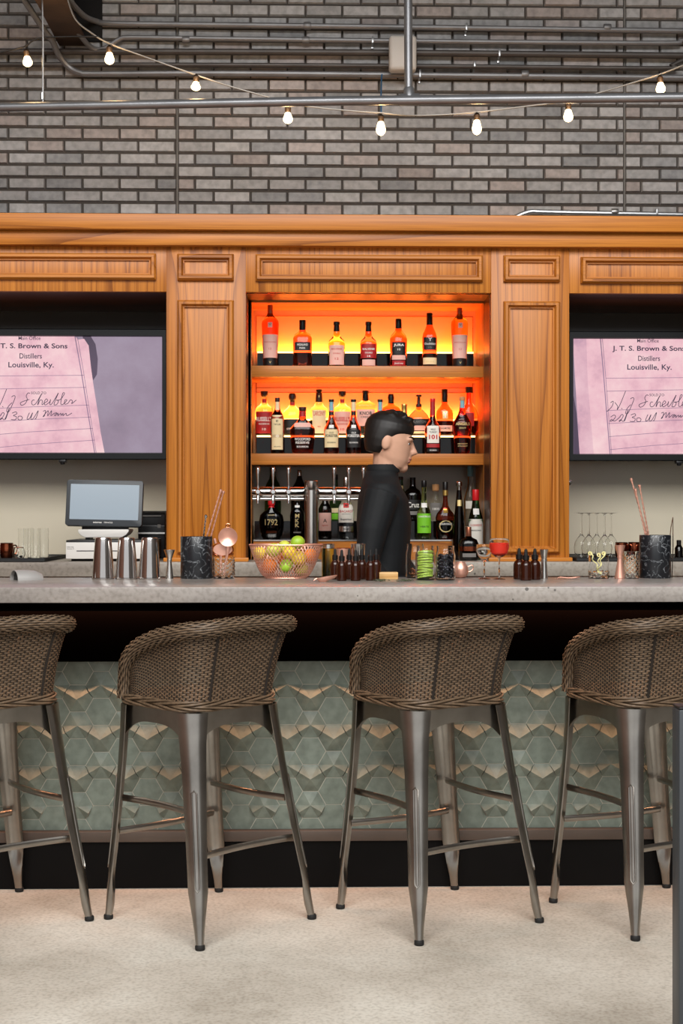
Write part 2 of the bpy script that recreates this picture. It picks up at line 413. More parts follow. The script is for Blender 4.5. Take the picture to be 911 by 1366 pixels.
for row in range(-12, 18):
    z0 = zj + row * ch + gap / 2; z1 = zj + (row + 1) * ch - gap / 2
    odd = row % 2
    for lo, hi, ref in ((-3.0, xl - .006, XX(11 if not odd else 36, WY)), (xl + .006, xr - .006, XX(260 if not odd else 285, WY)), (xr + .006, 3.0, XX(855 if not odd else 880, WY))):
        k = math.floor((lo - ref) / bw); x = ref + k * bw
        while x < hi:
            a, b_ = max(x + .004, lo), min(x + bw - .004, hi)
            if b_ - a > .02: brick(a, b_, z0, z1)
            x += bw
bo = bricks.build('trim_brickwork', 'brick', smooth=False); struct(bo); paint_faces(bo, lambda i, p: tones[i])
jm = MB()
for x in (xl, xr): jm.box(x - .005, x + .005, WY + .002, WY + .02, 2.5, 4.72)
struct(jm.build('trim_control_joint', 'joint', smooth=False))
struct(MB().box(-4.5, 4.7, 3.5, 8.1, 4.75, 4.95).build('ceiling', 'ceiling_dark'))
struct(MB().box(-4.5, -4.3, -3.0, 8.1, 0, 4.75).build('wall_left_added', 'wall_brown'))  # unseen wall, added to darken metal reflections and cut side light
struct(MB().box(4.5, 4.7, -3.0, 8.1, 0, 4.75).build('wall_right_added', 'wall_grey'))  # unseen too, added for darker reflections and contrast from the right

# ================================================================ beam, conduits, pipe
t = thing('steel_beam', 'rusty dark steel beam running to the brick wall at upper left', 'beam', (XX(100, WY), 6.6, ZZ(66, WY)))
bx0, bx1, bz = XX(80, WY), XX(119, WY), ZZ(66, WY)
MB().box(bx0, bx1, 4.9, WY - .02, bz, bz + .012).box(bx0, bx1, 4.9, WY - .02, bz + .30, bz + .315).build('flange', 'beam_rust', t, w=True, bevel=.002)
MB().box((bx0 + bx1) / 2 - .006, (bx0 + bx1) / 2 + .006, 4.9, WY - .02, bz + .012, bz + .30).build('web', 'beam_dark', t, w=True)
MB().box(XX(84, WY), XX(137, WY), WY - .035, WY - .008, ZZ(60, WY), ZZ(-8, WY)).build('wall_plate', 'beam_dark', t, w=True, bevel=.003)

def conduit(path, d, label, m='conduit', marks=(), n=5, strap=()):
    Y0 = WY - .055
    pts = smoothline([(XX(p[0], p[2] if len(p) > 2 else Y0), p[2] if len(p) > 2 else Y0, ZZ(p[1], p[2] if len(p) > 2 else Y0)) for p in path], n)
    mid = pts[len(pts) // 2]
    t = thing('conduit', label, 'conduit', mid, 0, 'metal conduits across the brick wall')
    MB().tube(pts, d / 2, 10).build('pipe', m, t, w=True)
    for px, py in marks:
        q = P(px, py, Y0); MB().tube([q - Vector((.02, 0, 0)), q - Vector((.012, 0, 0)), q + Vector((.012, 0, 0)), q + Vector((.02, 0, 0))], [d * .62, d * .72, d * .72, d * .62], 10).build('coupling', m, t, w=True)
    for px, py in strap:
        q = P(px, py, Y0); MB().box(q.x - .005, q.x + .005, WY - .055 - d * .54, WY, q.z - d * .62, q.z + d * .62).box(q.x - .006, q.x + .006, WY - .014, WY - .003, q.z - d * 1.1, q.z - d * .5).build('strap', 'galvanised', t, w=True, bevel=.001)
    return t
H = WY - .055
conduit([(980, 38), (700, 36.5), (500, 35.5), (250, 34.5), (150, 34), (128, 31), (112, 24, 7.6), (98, 10, 7.4), (88, -6, 7.2), (80, -20, 7.0)], .031, 'topmost grey conduit on the brick wall, curving up at the beam', marks=((410, 34.5), (810, 37)), strap=((622, 36.5),))
conduit([(985, 47), (925, 49), (905, 51), (890, 54), (700, 54.5), (500, 54), (250, 52.8), (175, 52.5), (160, 54.5), (145, 64), (132, 69), (118, 63, 7.7), (100, 40, 7.55), (80, 8, 7.35), (62, -20, 7.1)], .028, 'grey conduit second from the top, looping beneath the beam end', marks=((248, 53), (408, 53.5)), strap=((497, 54),))
conduit([(990, 71), (600, 70), (300, 70.5), (-60, 73)], .036, 'dark straight conduit third from the top of the brick wall', 'conduit_dark', strap=((666, 71),))
conduit([(985, 70), (930, 72), (908, 78), (895, 84.5), (880, 88), (600, 87.5), (300, 88), (-60, 90)], .026, 'brown grey conduit fourth from the top, rising at the right end', 'conduit_dark', strap=((633, 86),))
conduit([(990, 100.5), (600, 99.5), (300, 99), (130, 101), (108, 100), (92, 92), (78, 76, 7.7), (70, 58, 7.6), (58, 42, 7.5), (34, 6, 7.3), (14, -24, 7.1)], .033, 'lowest long conduit, bending steeply up beside the beam at left', marks=((700, 99.5),), strap=((560, 99),))
conduit([(678, 292), (688, 288), (700, 283), (712, 280.5), (740, 281.5), (990, 285)], .026, 'short pale conduit rising behind the cornice at right', 'galvanised', marks=((820, 282.5),), strap=((876, 282.5),))
t = thing('wall_box', 'white rounded plastic box on the brick wall behind the vertical pipe', 'electrical box', P(537.5, 91.5, 7.66))
MB().box(XX(519.5, 7.6), XX(556, 7.6), 7.605, 7.69, ZZ(91.5, 7.6), ZZ(45, 7.6)).build('cover', 'white_plastic', t, w=True, bevel=.018, seg=3)
MB().box(XX(524, 7.7), XX(552, 7.7), 7.69, WY, ZZ(88, 7.7), ZZ(49, 7.7)).build('back_plate', 'black_plastic', t, w=True)

PY = 6.9
t = thing('hanging_pipe', 'long grey steel pipe hung across the room below the conduits', 'pipe', P(546, 131, PY))
MB().tube([P(-120, 145.2, 7.05), P(455, 134.5, PY), P(1030, 128.5, 6.72)], .0225, 16).build('long_pipe', 'pipe_grey', t, w=True)
MB().tube([P(545, 118, PY), P(544.6, 60, PY), P(544, -90, PY)], .0205, 16).build('drop_pipe', 'pipe_grey', t, w=True)
MB().tube([P(533, 133, PY), P(535, 133, PY), P(558, 132.6, PY), P(560, 132.6, PY)], [.026, .029, .029, .026], 16).tube([P(546, 131, PY), P(545.3, 119, PY), P(545.2, 117, PY)], [.027, .027, .022], 16).build('tee_fitting', 'pipe_grey', t, w=True)
t = thing('hanger_rod', 'thin metal rod hanging from above to the pipe at left', 'rod', P(57, 128, 7.02))
MB().tube([P(57, 140, 7.02), P(57.3, 60, 7.02), P(55, -90, 7.02)], .0045, 8).build('rod', 'galvanised', t, w=True)
MB().tube([P(57, 133, 7.02), P(57, 124, 7.02)], .012, 10).build('nut', 'galvanised', t, w=True)
# ---------------------------------------------------------------- string lights
SY = 7.1
t = thing('light_string_cable', 'thin dark cable swagged between the string lights', 'cable', P(500, 153, SY))
MB().tube(smoothline([P(*p, SY) for p in ((-60, 84), (0, 70), (22, 65), (35, 61), (44, 54), (57, 50.5), (90, 49), (132, 49))], 6), .0045, 6).build('left_run', 'wire_black', t, w=True)
MB().tube(smoothline([P(*p, SY) for p in ((88, -8), (100, 25), (122, 44), (146, 58), (205, 80), (262, 100), (310, 116), (356, 129), (384, 137), (420, 143), (470, 148), (508, 150.5), (545, 154), (590, 153), (636, 149.5), (700, 142), (756, 134.5), (805, 122), (845, 110), (880, 99), (911, 87), (960, 66))], 5), .0042, 6).build('long_run', 'wire_grey', t, w=True)
tag(MB().tube(smoothline([P(p[0], p[1], p[2]) for p in ((509.5, 99, 7.73), (509, 104, 7.70), (508.3, 125, 7.45), (508.5, 149, 7.105))], 4), .004, 6).build('blue_cable', 'wire_blue'), 'short blue cable hanging behind the pipe below the white box', 'cable')
bl = [(35, 66, 89, 6, 'leftmost'), (146, 61, 86, 0, 'second from the left'), (262, 100, 121, -3, 'third from the left'), (384, 141, 165, 0, 'fourth from the left'),
      (508, 153, 181, 0, 'fifth from the left, below the blue cable'), (636, 151, 180, 0, 'fourth from the right'), (758, 137, 163, 0, 'second from the right'), (880, 101, 125, 4, 'rightmost')]
bl[5] = (636, 151, 180, 0, 'third from the right')
for px, y0, y1, lean, wh in bl:
    s_ = SY / F; top = P(px, y0, SY); h = (y1 - y0) * s_
    t = thing('string_light', f'lit warm teardrop bulb on the cable, {wh}', 'light bulb', top, 0, 'string light bulbs')
    t.rotation_euler = (0, math.radians(-lean), 0)
    b_ = h - .035
    o = MB().loft([(-.030, .012), (-.036, .0135), (-.045, .017), (-.035 - b_ * .55, .0245), (-.035 - b_ * .78, .022), (-.035 - b_ * .93, .013), (-.035 - b_, .003)], 16).build('bulb', 'bulb', t)
    MB().loft([(-.036, .0135), (-.034, .015), (-.010, .016), (-.004, .012), (.004, .005)], 14).build('socket', 'bulb_cap', t)
    ld = bpy.data.lights.new('bulb_light', 'POINT'); ld.energy = 1.4; ld.color = (1, .62, .28); ld.shadow_soft_size = .03
    lo_ = bpy.data.objects.new('bulb_light', ld); lo_.parent = t; lo_.location = (0, -.05, -.035 - b_ * .5); C.objects.link(lo_)
# ================================================================ bar counter in front
BX0, BX1 = -2.2, 2.5
tag(MB().box(BX0, BX1, 4.55, 5.23, 1.02, 1.07).build('countertop', 'counter_concrete', bevel=.003), 'long pale grey concrete counter top of the front bar', 'countertop')
t = thing('bar_counter', 'bar front with grey green hexagon tiles between black panels', 'bar', (0, 4.95, 0))
YT = 4.995
# tiles: a height field of flat, peak and valley hexagons
px2m = YT / F; s_ = .0541; hh = s_ * math.sqrt(3) / 2; HV, HM_, HPK = .030, .0205, .014
tiles = MB(); tt = []
z_top, z_bot = ZZ(876, YT), ZZ(1112, YT)
x_ref, z_ref = XX(414.1, YT), ZZ(894.4, YT)
kinds_a = {-1: 'f', 0: 'f', 1: 'v', 2: 'p', 3: 'f', 4: 'v', 5: 'p', 6: 'f', 7: 'f'}
kinds_b = {-1: 'f', 0: 'f', 1: 'p', 2: 'f', 3: 'v', 4: 'p', 5: 'f', 6: 'f', 7: 'f'}      # offset half a tile up
kinds_b = {0: 'p', 1: 'f', 2: 'v', 3: 'p', 4: 'f', 5: 'f', -1: 'f', 6: 'f'}
def hexa(cx, cz, kind):
    k = .972
    R = Vector((s_ * k, 0)); ang = [0, 60, 120, 180, 240, 300]
    v = [(cx + s_ * k * math.cos(math.radians(a)), cz + s_ * k * math.sin(math.radians(a))) for a in ang]   # R, TR, TL, L, BL, BR
    g = rng.uniform(-3, 3); base = rgb(126 + g, 136 + g, 125 + g)
    def p3(q, h): return (q[0], YT - .012 - h, q[1])
    def mid(a, b): return ((a[0] + b[0]) / 2, (a[1] + b[1]) / 2)
    c = (cx, cz)
    vs = [p3(q, 0) for q in v]; fs = []
    if kind == 'f':
        fs = [(0, 1, 2, 3, 4, 5)]
        rim = [0, 1, 2, 3, 4, 5]
    elif kind == 'p':
        vs += [p3(c, HPK), p3(mid(v[5], v[0]), HM_), p3(mid(v[3], v[4]), HM_)]      # 6 centre, 7 mid BR-R, 8 mid L-BL
        fs = [(6, 1, 2), (6, 0, 1), (6, 2, 3), (6, 7, 0), (6, 3, 8), (6, 5, 7), (6, 4, 5), (6, 8, 4)]
        rim = [0, 1, 2, 3, 8, 4, 5, 7]
    else:
        vs += [p3(c, HV), p3(mid(v[0], v[1]), HM_), p3(mid(v[2], v[3]), HM_)]      # 7 mid R-TR, 8 mid TL-L
        fs = [(6, 1, 2), (6, 7, 1), (6, 2, 8), (6, 0, 7), (6, 8, 3), (6, 5, 0), (6, 4, 5), (6, 3, 4)]
        rim = [0, 7, 1, 2, 8, 3, 4, 5]
    n = len(vs); m = len(rim)
    vs += [(vs[i][0], YT, vs[i][2]) for i in rim]
    fs += [(rim[j], rim[(j + 1) % m], n + (j + 1) % m, n + j) for j in range(m)]
    tiles.add(vs, fs); tt.extend([base] * len(fs))
for i in range(-36, 37):
    x = x_ref + i * 1.5 * s_
    if not BX0 + .05 < x < BX1 - .05: continue
    for r in range(-1, 8):
        z = z_ref - r * 2 * hh - (hh if i % 2 else 0)
        kind = (kinds_b if i % 2 else kinds_a).get(r, 'f')
        if z - hh > z_top or z + hh < z_bot: continue
        hexa(x, z, kind)
to = tiles.build('tile_panel', 'tile', t, w=True, smooth=False); paint_faces(to, lambda i, p: tt[min(i, len(tt) - 1)])
MB().box(BX0, BX1, YT - .0105, 5.02, .16, .86).build('grout_backing', 'grout', t, w=True)
MB().box(BX0, BX1, YT - .04, 5.02, ZZ(882, YT - .04), 1.02).build('apron_panel', 'black_panel', t, w=True, bevel=.002)
MB().box(BX0, BX1, 4.585, 4.60, .992, 1.02).build('counter_lip', 'black_panel', t, w=True)
MB().box(BX0, BX1, YT - .045, 5.02, ZZ(1122, YT - .045), ZZ(1108, YT - .045)).build('base_rail', 'trim_metal', t, w=True, bevel=.002)
MB().box(BX0, BX1, YK, 5.02, 0, ZZ(1121, YK)).build('toe_kick', 'kick_black', t, w=True)
MB().box(BX0, BX1, 5.02, 5.06, 0, 1.02).build('rear_panel', 'black_panel', t, w=True)
t = thing('under_counter_light', 'slim warm light strip hidden beneath the front counter edge', 'light strip', (0, 4.925, 1.02))
MB().box(BX0, BX1, -.012, .012, -.014, 0).build('housing', 'black_plastic', t)
ld = bpy.data.lights.new('strip_light', 'AREA'); ld.shape = 'RECTANGLE'; ld.size = 4.4; ld.size_y = .02; ld.energy = 18; ld.color = (1, .46, .24)
lo_ = bpy.data.objects.new('strip_light', ld); lo_.parent = t; lo_.location = (0, 0, -.02); lo_.rotation_euler = (0, 0, 0); C.objects.link(lo_)
# dark post at the right edge
t = thing('dark_post', 'dark square post standing close by at the right edge', 'post', (XX(906, 3.2) + .036, 3.235, 0), YAW)
MB().box(-.035, .035, -.035, .035, 0, ZZ(945, 3.2) - .006).build('shaft', 'dark_grey_plastic', t, bevel=.004)
MB().box(-.035, .035, -.035, .035, ZZ(945, 3.2) - .006, ZZ(945, 3.2)).build('top_cap', 'black_plastic', t, bevel=.003)
# ================================================================ back bar
ZP, ZW = 6.25, 6.90
HB = 1.093
tag(MB().box(BX0 - .4, BX1 + .4, 6.15, ZW, 1.031, HB).build('back_countertop', 'back_concrete', bevel=.003), 'grey concrete counter top of the back bar below the shelves', 'countertop')
t = thing('back_bar_cupboard', 'orange wood cabinet fronts below the back counter', 'cabinet', (0, 6.5, 0))
MB().box(BX0 - .4, BX1 + .4, 6.22, ZW, .1, 1.031).build('carcass', 'teak_v', t, w=True)
for k in range(7):
    x = -2.66 + k * .76; MB().box(x + .01, x + .75, 6.2, 6.22, .12, 1.02).build('door', 'teak_v', t, w=True, bevel=.003)
MB().box(BX0 - .4, BX1 + .4, 6.26, ZW, 0, .1).build('plinth', 'black_panel', t, w=True)

t = thing('back_bar_cabinet', 'tall orange wood panelled back bar with cornice and open niches', 'cabinet', (0, 6.6, HB))
def pz(y): return ZZ(y, ZP)
def pxx(x): return XX(x, ZP)
xe = 2.8
# cornice: two bands
MB().box(-xe, xe, 6.17, 7.1, ZZ(307, 6.17), ZZ(286, 6.17)).build('cornice', 'teak_h', t, w=True, bevel=.003)
MB().box(-xe, xe, 6.205, 7.1, ZZ(328, 6.205), ZZ(307, 6.17)).build('cornice', 'teak_h', t, w=True, bevel=.003)
zf = ZZ(328, 6.205); zo = pz(390)
def panel(x0, x1, z0, z1, y=ZP, th=.03, m='teak_v', name='panel'):
    return MB().box(x0, x1, y, y + th, z0, z1).build(name, m, t, w=True, bevel=.0012)
def mould(par, px0, px1, py0, py1, m='teak_h'):
    MB().frame(pxx(px0), pxx(px1), pz(py1), pz(py0), .030, ZP - .028, ZP, ).build('moulding', m, par, w=True, smooth=True, ang=20)
fl = panel(-xe, pxx(222), zo, zf, name='frieze_panel'); mould(fl, -420, 208.5, 340, 375)
fc = panel(pxx(328), pxx(655), zo, zf, name='frieze_panel'); mould(fc, 341, 643.5, 340.5, 376)
fr_ = panel(pxx(759), xe, zo, zf, name='frieze_panel'); mould(fr_, 774, 1330, 342, 377.5)
for (x0, x1, mx0, mx1) in ((222, 328, 237, 312), (655, 759, 671, 746)):
    pc = bpy.data.objects.new('pilaster', None); C.objects.link(pc); pc.parent = t
    cxm = (pxx(x0) + pxx(x1)) / 2; pc.location = Vector((cxm, ZP, HB)) - t.location
    body = MB().box(pxx(x0), pxx(x1), ZP - .004, ZP + .03, HB, zf).build('pilaster_face', 'teak_book', pc, w=True, bevel=.0012)
    MB().box(pxx(x0), pxx(x0) + .03, ZP + .03, ZW, HB, zf).build('pilaster_side', 'teak_v', pc, w=True)
    MB().box(pxx(x1) - .03, pxx(x1), ZP + .03, ZW, HB, zf).build('pilaster_side', 'teak_v', pc, w=True)
    MB().frame(pxx(mx0), pxx(mx1), pz(375.5), pz(340.5), .030, ZP - .032, ZP - .004).build('panel_moulding', 'teak_h', pc, w=True, ang=20)
    MB().frame(pxx(mx0), pxx(mx1), pz(738), pz(402), .030, ZP - .032, ZP - .004).build('panel_moulding', 'teak_v', pc, w=True, ang=20)
    MB().box(pxx(x0) - .012, pxx(x1) + .012, ZP - .022, ZP + .03, HB, HB + .017).build('pilaster_base', 'teak_h', pc, w=True, bevel=.003)
# soffits of the two television recesses, carcass top and back
MB().box(-xe, pxx(222), ZP + .03, ZW, zo, zo + .03).build('soffit', 'teak_shaded', t, w=True)
MB().box(pxx(759), xe, ZP + .03, ZW, zo, zo + .03).build('soffit', 'teak_shaded', t, w=True)
for a_, b2 in ((-xe, pxx(222)), (pxx(759), xe)): MB().box(a_, b2, ZW - .012, ZW, ZZ(470, ZW), zo).build('upper_shade_panel', 'recess_shade', t, w=True)  # added dark sheets painting the shade below the recess soffits
MB().box(-xe, xe, ZW + .05, ZW + .09, HB, zf).build('back_board', 'black_panel', t, w=True)
MB().box(-xe, pxx(222), ZW, ZW + .05, HB, zf).build('glass_back_panel', 'cream_wall', t, w=True)
MB().box(pxx(759), xe, ZW, ZW + .05, HB, zf).build('glass_back_panel', 'cream_wall', t, w=True)
# the lit niche
NY, NB = 6.5, 6.80
nx0, nx1 = pxx(328) , pxx(655)
ix0, ix1 = nx0 + .012, nx1 - .003
MB().box(nx0, ix0, NY - .012, NB, HB, zo).build('niche_side', 'teak_v', t, w=True)
MB().box(nx0 - .004, nx0 + .002, ZP + .03, NY - .012, HB, zo).build('niche_reveal', 'teak_shaded', t, w=True)
MB().box(nx1 - .002, nx1 + .004, ZP + .03, NY - .012, HB, zo).build('niche_reveal', 'teak_shaded', t, w=True)
MB().box(ix1, nx1, NY - .012, NB, HB, zo).build('niche_side', 'teak_v', t, w=True)
MB().box(nx0, nx1, NY - .012, NB, ZZ(402, NY), zo + .03).build('niche_top', 'teak_shelf', t, w=True)
MB().box(nx0, nx1, ZP + .03, NY - .012, ZZ(402, NY), zo + .03).build('niche_soffit', 'teak_shaded', t, w=True)
mat('niche_panel', rgb(238, 190, 128), .2, spec=.5)
zl = ZZ(402, NY)
MB().box(nx0, nx1, NY - .012, NY, zl - .008, zl).box(nx0, nx0 + .016, NY - .012, NY, HB, zl).build('inner_frame', 'teak_shelf', t, w=True)
SH1, SH2 = ZZ(488, NY), ZZ(605, NY)
SB1, SB2 = ZZ(503, NY), ZZ(620, NY)
MB().box(ix0, ix1, NB, NB + .03, SB2, ZZ(402, NY)).build('niche_back', 'niche_panel', t, w=True)
MB().box(ix0, ix1, NB, NB + .03, HB, SB2).build('niche_back', 'niche_wall_shaded', t, w=True)
for z0, z1 in ((SB1, SH1), (SB2, SH2)):
    MB().box(ix0, ix1, NY, NB, z0, z1).build('shelf', 'teak_shelf', t, w=True, bevel=.002)
for z0, z1 in ((SH1 + .1, zl - .026), (SH2 + .19, SB1 - .022)):
    MB().frame(ix0 + .012, ix1 - .012, z0 - .2, z1, .004, NB - .003, NB).build('panel_trim', 'teak_shelf', t, w=True)
# stepped risers with lit edges
mat('lit_edge', rgb(255, 236, 190), .4, emit=(1, .62, .22, 1), es=3.2)
STEP1, STEP2 = ZZ(581, 6.64), ZZ(559, 6.735)
RT = ZZ(469, 6.70)
rx0, rx1 = ix0 + .022, ix1 - .022
def riser(label, y0, y1, z0, z1, lit=True):
    r = thing('display_riser', label, 'riser', ((rx0 + rx1) / 2, y0, z0), 0, 'black display risers in the lit shelves')
    MB().box(rx0, rx1, y0, y1, z0, z1 - .008).build('black_front', 'riser_black', r, w=True)
    MB().box(rx0, rx1, y0 - .001, y1, z1 - .008, z1).build('lit_top_edge', 'lit_edge', r, w=True)
    return r
riser('black riser with glowing top edge behind the top shelf bottles', 6.70, 6.775, SH1, RT)
riser('lower black riser with glowing edge on the middle shelf', 6.63, 6.735, SH2, STEP1)
riser('upper black riser with glowing edge at the back of the middle shelf', 6.736, 6.778, SH2, STEP2)
def glow(name, x0, x1, y, z, e, col, par, tilt=0, sy=.012):
    ld = bpy.data.lights.new(name, 'AREA'); ld.shape = 'RECTANGLE'; ld.size = x1 - x0; ld.size_y = sy; ld.energy = e; ld.color = col
    lo_ = bpy.data.objects.new(name, ld); C.objects.link(lo_); lo_.parent = par
    lo_.location = wmat(par).inverted() @ Vector(((x0 + x1) / 2, y, z)); lo_.rotation_euler = (PI + math.radians(tilt), 0, 0)
GC = (1, .20, .010)
GE1, GE2 = 5.5, 5.2
r1 = thing('shelf_light', 'orange light strip hidden behind the top shelf riser', 'light strip', (0, 6.787, RT))
MB().box(rx0, rx1, -.006, .008, -.02, -.006).build('strip', 'lit_edge', r1)
glow('strip_glow', rx0, rx1, 6.785, RT + .002, GE1, GC, r1)
r2 = thing('shelf_light', 'orange light strip hidden behind the upper middle shelf riser', 'light strip', (0, 6.79, STEP2))
MB().box(rx0, rx1, -.006, .006, -.02, -.006).build('strip', 'lit_edge', r2)
glow('strip_glow', rx0, rx1, 6.787, STEP2 + .002, GE2, GC, r2)
# lower niche: stepped bottle rack either side of the tap tower
for x0, x1, wh in ((338, 486, 'left'), (540, 603, 'right')):
    a, b_ = XX(x0, 6.46), XX(x1, 6.46)
    rk = thing('bottle_step_rack', f'wooden stepped bottle rack in the dark lower niche, {wh} one', 'rack', ((a + b_) / 2, 6.46, HB), 0, 'stepped bottle racks')
    MB().box(a, b_, 6.46, 6.61, HB, 1.178).build('lower_step', 'teak_h', rk, w=True)
    MB().box(a, b_, 6.455, 6.61, 1.178, 1.184).build('step_edge', 'steel_brushed', rk, w=True)
    MB().box(a, b_, 6.61, 6.76, HB, 1.268).build('upper_step', 'riser_black', rk, w=True)

# ================================================================ televisions
def uv(u, v): return (u * TS, -v * TS)
TY = 6.62; TS = TY / F
mat('scr_paper', rgb(228, 180, 190), .3, emit=rgb(232, 182, 192), es=.72)
mat('scr_margin', rgb(196, 154, 172), .3, emit=rgb(206, 160, 178), es=.72)
mat('scr_bg', rgb(140, 122, 142), .3, emit=rgb(144, 124, 146), es=.72, var=.25, vscale=2.5)
mat('scr_dark', rgb(60, 48, 66), .3, emit=rgb(72, 58, 80), es=.6)
mat('scr_line', rgb(120, 96, 120), .4, emit=rgb(130, 104, 130), es=.5)
mat('scr_ink', rgb(44, 36, 60), .5, emit=rgb(46, 38, 62), es=.5)
def screen_mat(name, c1, c2, c3, es, sc=7):
    """picture shown on the screen: blotchy tinted paper"""
    m, tr, b = principled(name); N = tr.nodes.new
    tcn = N('ShaderNodeTexCoord'); n = N('ShaderNodeTexNoise'); n.inputs['Scale'].default_value = sc; n.inputs['Detail'].default_value = 6; n.inputs['Roughness'].default_value = .6
    tr.links.new(tcn.outputs['Object'], n.inputs['Vector']); r = N('ShaderNodeValToRGB'); tr.links.new(n.outputs['Fac'], r.inputs[0])
    r.color_ramp.elements[0].position = .32; r.color_ramp.elements[0].color = c1; r.color_ramp.elements[1].position = .68; r.color_ramp.elements[1].color = c3
    e = r.color_ramp.elements.new(.48); e.color = c2
    tr.links.new(r.outputs[0], b.inputs['Emission Color']); b.inputs['Emission Strength'].default_value = es
    b.inputs['Base Color'].default_value = (.02, .02, .02, 1); b.inputs['Roughness'].default_value = .35; M[name] = m
screen_mat('scr_paper', rgb(214, 160, 178), rgb(240, 188, 200), rgb(252, 214, 216), .9)
screen_mat('scr_bg', rgb(128, 110, 132), rgb(150, 130, 152), rgb(168, 152, 174), .85, 2.2)
screen_mat('scr_margin', rgb(184, 140, 166), rgb(222, 172, 188), rgb(240, 196, 206), .9)
hand = [[(365, 612), (386, 600), (378, 636), (345, 672), (334, 676)], [(480, 523), (440, 620), (416, 664), (420, 640), (398, 608)], [(449, 652), (454, 660)],
        [(516, 582), (535, 572), (543, 586), (522, 640), (498, 690), (480, 690), (492, 655), (520, 625)],
        [(655, 556), (640, 552), (626, 575), (634, 600), (618, 632), (592, 645), (582, 628), (604, 615), (650, 600)],
        [(688, 606), (674, 606), (666, 626), (676, 642), (700, 628), (742, 556), (722, 600), (712, 642), (730, 606), (746, 610), (744, 640), (764, 626), (786, 610), (776, 596), (760, 620), (768, 642), (800, 620), (808, 600), (802, 636), (816, 634), (850, 580), (866, 552), (842, 610), (834, 640), (856, 636), (866, 610), (850, 606), (882, 600), (912, 556), (898, 556), (884, 630), (902, 636), (930, 606), (916, 604), (912, 634), (936, 630), (956, 604), (972, 612), (966, 632), (1000, 604)],
        [(366, 720), (390, 705), (404, 716), (384, 744), (362, 752), (372, 738), (398, 750), (440, 716)],
        [(436, 716), (452, 700), (462, 712), (440, 748), (430, 752), (444, 740), (466, 750), (500, 665), (480, 730), (470, 752)],
        [(520, 704), (548, 694), (556, 708), (530, 722), (552, 730), (546, 752), (512, 752)], [(590, 726), (568, 728), (566, 750), (588, 754), (598, 738), (588, 726)],
        [(650, 700), (632, 746), (652, 742), (674, 700), (660, 746), (680, 742), (716, 684), (700, 740), (690, 745)],
        [(752, 690), (770, 684), (762, 722), (752, 728), (790, 684), (786, 724), (816, 684), (810, 722), (836, 704), (856, 702), (838, 716), (844, 722), (864, 704), (862, 722), (884, 704), (886, 720), (902, 704), (900, 722), (924, 704), (930, 722), (968, 702)]]
